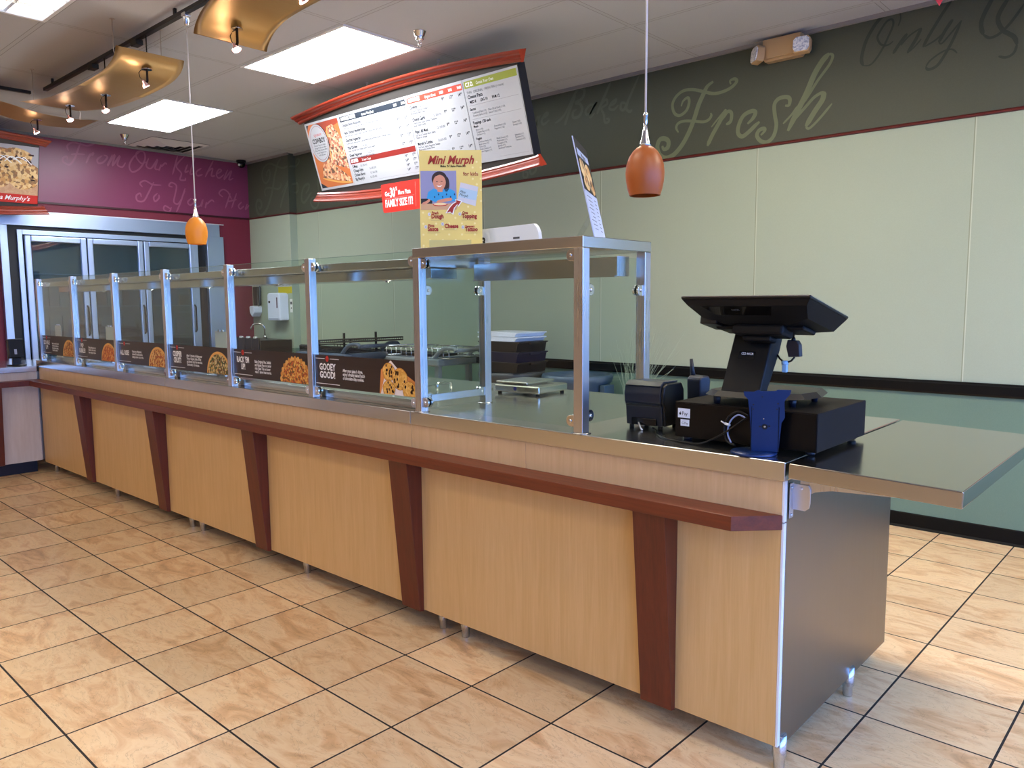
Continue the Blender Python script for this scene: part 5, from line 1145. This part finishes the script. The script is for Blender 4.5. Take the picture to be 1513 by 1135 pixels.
for x, lab in lidspots:
    if proto is None:
        t = thing('pan_lid', lab, 'pan lid', (0, 0, 0), 0, 'steel pan lids along the worktop')
        b = MB(); b.box(-.16, .16, -.20, .20, .0006, .008, bev=.003); b.build('lid_plate', STEELT, t)
        b = MB(); b.tube([(-.0, -.055, .008), (-.0, -.055, .034), (-.0, -.048, .042), (-.0, .048, .042), (-.0, .055, .034), (-.0, .055, .008)], .0065, seg=10); b.build('handle', STEELP, t)
        proto = t
    else:
        t = copy_tree(proto); t['label'] = lab
    t.location = (x, 2.24, H); t.rotation_euler = (0, 0, math.radians(8))
for x, lab in ((-5.11, 'white order card behind the far left guard pane'), (-3.94, 'white order card behind the POP BUBBLES strip'), (-2.22, "white order card behind the CRISPIER CRUST strip")):
    t = thing('order_card', lab, 'card', (x, 1.9, H), 0, 'white order cards behind the guard')
    if x < -4.82: t.location = (-4.735, 1.80, H); x = -4.735; y = 1.80
    else: y = 1.90
    MB().box(x-.07, x+.07, y, y+.002, H+.02, 1.195).build('card', PAPER, t)
    b = MB(); b.box(x-.05, x+.05, y-.01, y+.012, H+.0005, H+.022, bev=.002); b.box(x-.03, x-.01, y-.003, y+.005, 1.19, 1.205); b.box(x+.015, x+.035, y-.003, y+.005, 1.19, 1.205); b.build('clip_base', STEELV, t)

# ------------------------------------------------------------------ bins, trays and carts by the back wall
BIN = mat('grey_bin_plastic', '3C4043', .5); BINB = mat('blue_grey_bin_plastic', '3E5468', .45)
def bin_(x, y, m, lab, word):
    t = thing('waste_bin', lab, 'bin', (x, y, 0), 0, 'round waste bins by the back wall')
    prof = [(.215, .004), (.245, .755), (.262, .765), (.268, .80), (.262, .82), (.250, .82), (.240, .755), (.205, .03), (.002, .02)]
    MB().lathe(prof, x, y, seg=40).build('tub', m, t)
    for s in (-1, 1):
        b = MB(); b.box(x+s*.262-.012, x+s*.262+.022*s+.012, y-.06, y+.06, .655, .755, bev=.006); b.build('handle', m, t)
    b = MB(); b.text(word, Matrix.Translation((x-.05, y-.2475, .665)) @ Matrix.Rotation(.45, 4, 'Z') @ Matrix.Rotation(PI/2, 4, 'X'), .055, mat('dark_moulded_word', '1A1C1E', .5), .9, .002, ext=.004); b.build('moulded_word', None, t)
bin_(-1.86, 4.13, BIN, 'grey waste bin under the stack of dough trays', 'BRUTE'); bin_(-1.28, 4.22, BINB, 'blue-grey waste bin to the right of the tray stack', 'BRUTE')
TRAYM = mat('brown_black_tray', '1E1814', .45); TRAYN = mat('navy_tray', '17162C', .4); TW = mat('white_tray', 'D2DCEE', .35)
stack = [(0, TRAYM, 'brown tray at the bottom of the tray stack'), (1, TRAYN, 'navy tray in the middle of the tray stack'), (2, TRAYM, 'brown tray just under the white tray lids')]
zt0 = .823
def tray(x, y, z, w, d, h, m, lab, nm, grp):
    t = thing(nm, lab, 'tray', (x, y, z), 0, grp)
    b = MB(); b.prism([(-w/2+.02, 0), (w/2-.02, 0), (w/2-.004, h-.012), (w/2+.012, h-.010), (w/2+.012, h-.001), (-w/2-.012, h-.001), (-w/2-.012, h-.010), (-w/2+.004, h-.012)], -d/2, d/2, 'y', M=Matrix.Translation((x, y, z)), bev=.002); b.build('tray_body', m, t)
    if h > .05:
        for s in (-1, 1): MB().box(x+s*(w/2+.018)-.010, x+s*(w/2+.018)+.010, y-.05, y+.05, z+h-.022, z+h-.004, bev=.002).build('grip', m, t)
for k, m, lab in stack: tray(-1.82, 4.10, zt0+.079*k, .41, .34, .079, m, lab, 'dough_tray', 'stacked dough trays')
for k, lab in ((0, 'lower white tray lid on top of the dough trays'), (1, 'top white tray lid on top of the dough trays')): tray(-1.83, 4.10, zt0+.238+.036*k, .40, .34, .035, TW, lab, 'tray_lid', 'white tray lids')
GPL = mat('grey_cart_plastic', '74797C', .5); WIRE = steel('wire_rack_chrome', (.55, .56, .58), .25, (40, 40, 40), .05); DKW = mat('dark_wire', '1B1A19', .4, .5)
def cart(x0, x1, y0, y1, zt, m, lab):
    t = thing('utility_cart', lab, 'cart', ((x0+x1)/2, (y0+y1)/2, 0), 0, 'grey utility carts by the back wall')
    MB().box(x0, x1, y0, y1, zt-.06, zt, bev=.012).build('top_tray', m, t); MB().box(x0, x1, y0, y1, .28, .33, bev=.012).build('lower_tray', m, t)
    for x in (x0+.05, x1-.05):
        for y in (y0+.05, y1-.05):
            MB().box(x-.025, x+.025, y-.02, y+.02, .09, zt-.058, bev=.006).build('leg', m, t)
            b = MB(); b.lathe([(.045, -.014), (.05, -.01), (.05, .01), (.045, .014)], 0, 0, seg=18, M=Matrix.Translation((x, y, .0505)) @ Matrix.Rotation(PI/2, 4, 'X')); b.build('wheel', RUB, t)
    b = MB()
    for y in (y0+.03, y1-.03): b.tube(sm3([(x1-.10, y, zt-.02), (x1-.02, y, zt+.05), (x1+.05, y, zt+.085), (x1+.16, y, zt+.09), (x1+.19, y, zt+.07)]), .018, seg=10)
    b.tube([(x1+.18, y0+.03, zt+.075), (x1+.18, y1-.03, zt+.075)], .018, seg=10); b.build('push_handle', m, t)
cart(-3.10, -2.42, 3.85, 4.30, .90, GPL, 'grey cart with a chrome wire rack on top, nearest the bins')
cart(-4.35, -3.55, 3.75, 4.25, .90, mat('blue_grey_cart_plastic', '4A5668', .5), 'blue-grey cart piled with black wire racks')
def wirebox(x0, x1, y0, y1, z0, z1, n, m, r, name, lab, cat, rot=0.):
    t = thing(name, lab, cat, ((x0+x1)/2, (y0+y1)/2, z0)); M = Matrix.Translation(((x0+x1)/2, (y0+y1)/2, z0)) @ Matrix.Rotation(rot, 4, 'Y'); w, d, h = (x1-x0)/2, (y1-y0)/2, z1-z0
    b = MB()
    for z in (r, h): 
        b.tube([M @ Vector(p) for p in ((-w, -d, z), (w, -d, z), (w, d, z), (-w, d, z), (-w, -d, z))], r, seg=6)
    b.build('rim', m, t)
    b = MB()
    for i in range(n+1):
        x = -w+2*w*i/n; b.tube([M @ Vector(p) for p in ((x, -d, h), (x, -d, r), (x, d, r), (x, d, h))], r*.6, seg=5)
    b.build('cross_wires', m, t); return t
wirebox(-3.14, -2.34, 3.90, 4.26, .9005, .985, 12, WIRE, .006, 'wire_rack', 'chrome wire rack lying on the grey cart nearest the bins', 'wire rack')
MB().box(-3.0, -2.55, 3.95, 4.2, .901, .93, bev=.004).build('black_pan', TRAYM)
tag(bpy.data.objects['black_pan'], 'flat black pan inside the chrome wire rack on the grey cart', 'pan')
wirebox(-4.05, -3.25, 3.78, 4.18, 1.0, 1.03, 26, DKW, .007, 'wire_rack', 'tilted black wire rack on top of the blue-grey cart', 'wire rack', -.05)
wirebox(-4.35, -3.60, 3.80, 4.20, .901, .95, 14, DKW, .007, 'wire_rack', 'black wire rack at the bottom of the pile on the blue-grey cart', 'wire rack')
t = thing('rack_frame', 'low black metal frame carrying the tilted wire rack', 'frame', (-3.7, 4.0, .9))
b = MB()
for x in (-4.02, -3.62): 
    for y in (3.80, 4.16): b.box(x-.008, x+.008, y-.008, y+.008, .9005, 1.015 if x < -3.8 else 1.09)
b.build('posts', DKW, t)
# green spray of plant stems beside the right hand bin
t = thing('dried_stems', 'sheaf of fine pale plant stems standing beside the blue-grey bin', 'plant', (-.72, 4.22, 0))
random.seed(5); b = MB()
for k in range(90):
    x = -.80+random.gauss(0, .035); y = 4.24+random.gauss(0, .03); dx = random.gauss(.10, .11); z = .88+random.random()*.30
    b.tube([(x, y, .45), (x+dx*.3, y, .75), (x+dx, y-.02, z)], [.0016, .0013, .0006], seg=4)
b.build('stems', mat('pale_green_stem', '8FA08A', .6), t)
MB().lathe([(.10, .001), (.13, .44), (.135, .45), (.125, .45), (.095, .02), (.002, .02)], -.80, 4.24, seg=24).build('pot', BINB, t)
# red sign on the wall outside the picture (seen mirrored in the drop leaf)
p = Print(frame((1.62, YB-.006, 1.45), (1, 0, 0), (0, 0, 1)), .40, .55, BLACKM, .004); p.rect(.03, .03, .37, .25, REDI, 1); tag(p.build('wall_sign'), 'dark wall sign with a red panel mirrored in the steel leaf', 'sign')
# pink pennant tip hanging from the ceiling
b = MB(); b.prism([(1.01, ZC-.0005), (1.21, ZC-.0005), (1.11, 2.836)], 4.10, 4.102, 'y'); tag(b.build('pennant', mat('pink_pennant', 'E0405A', .5)), 'tip of a pink pennant hanging from the ceiling at the top edge', 'pennant')
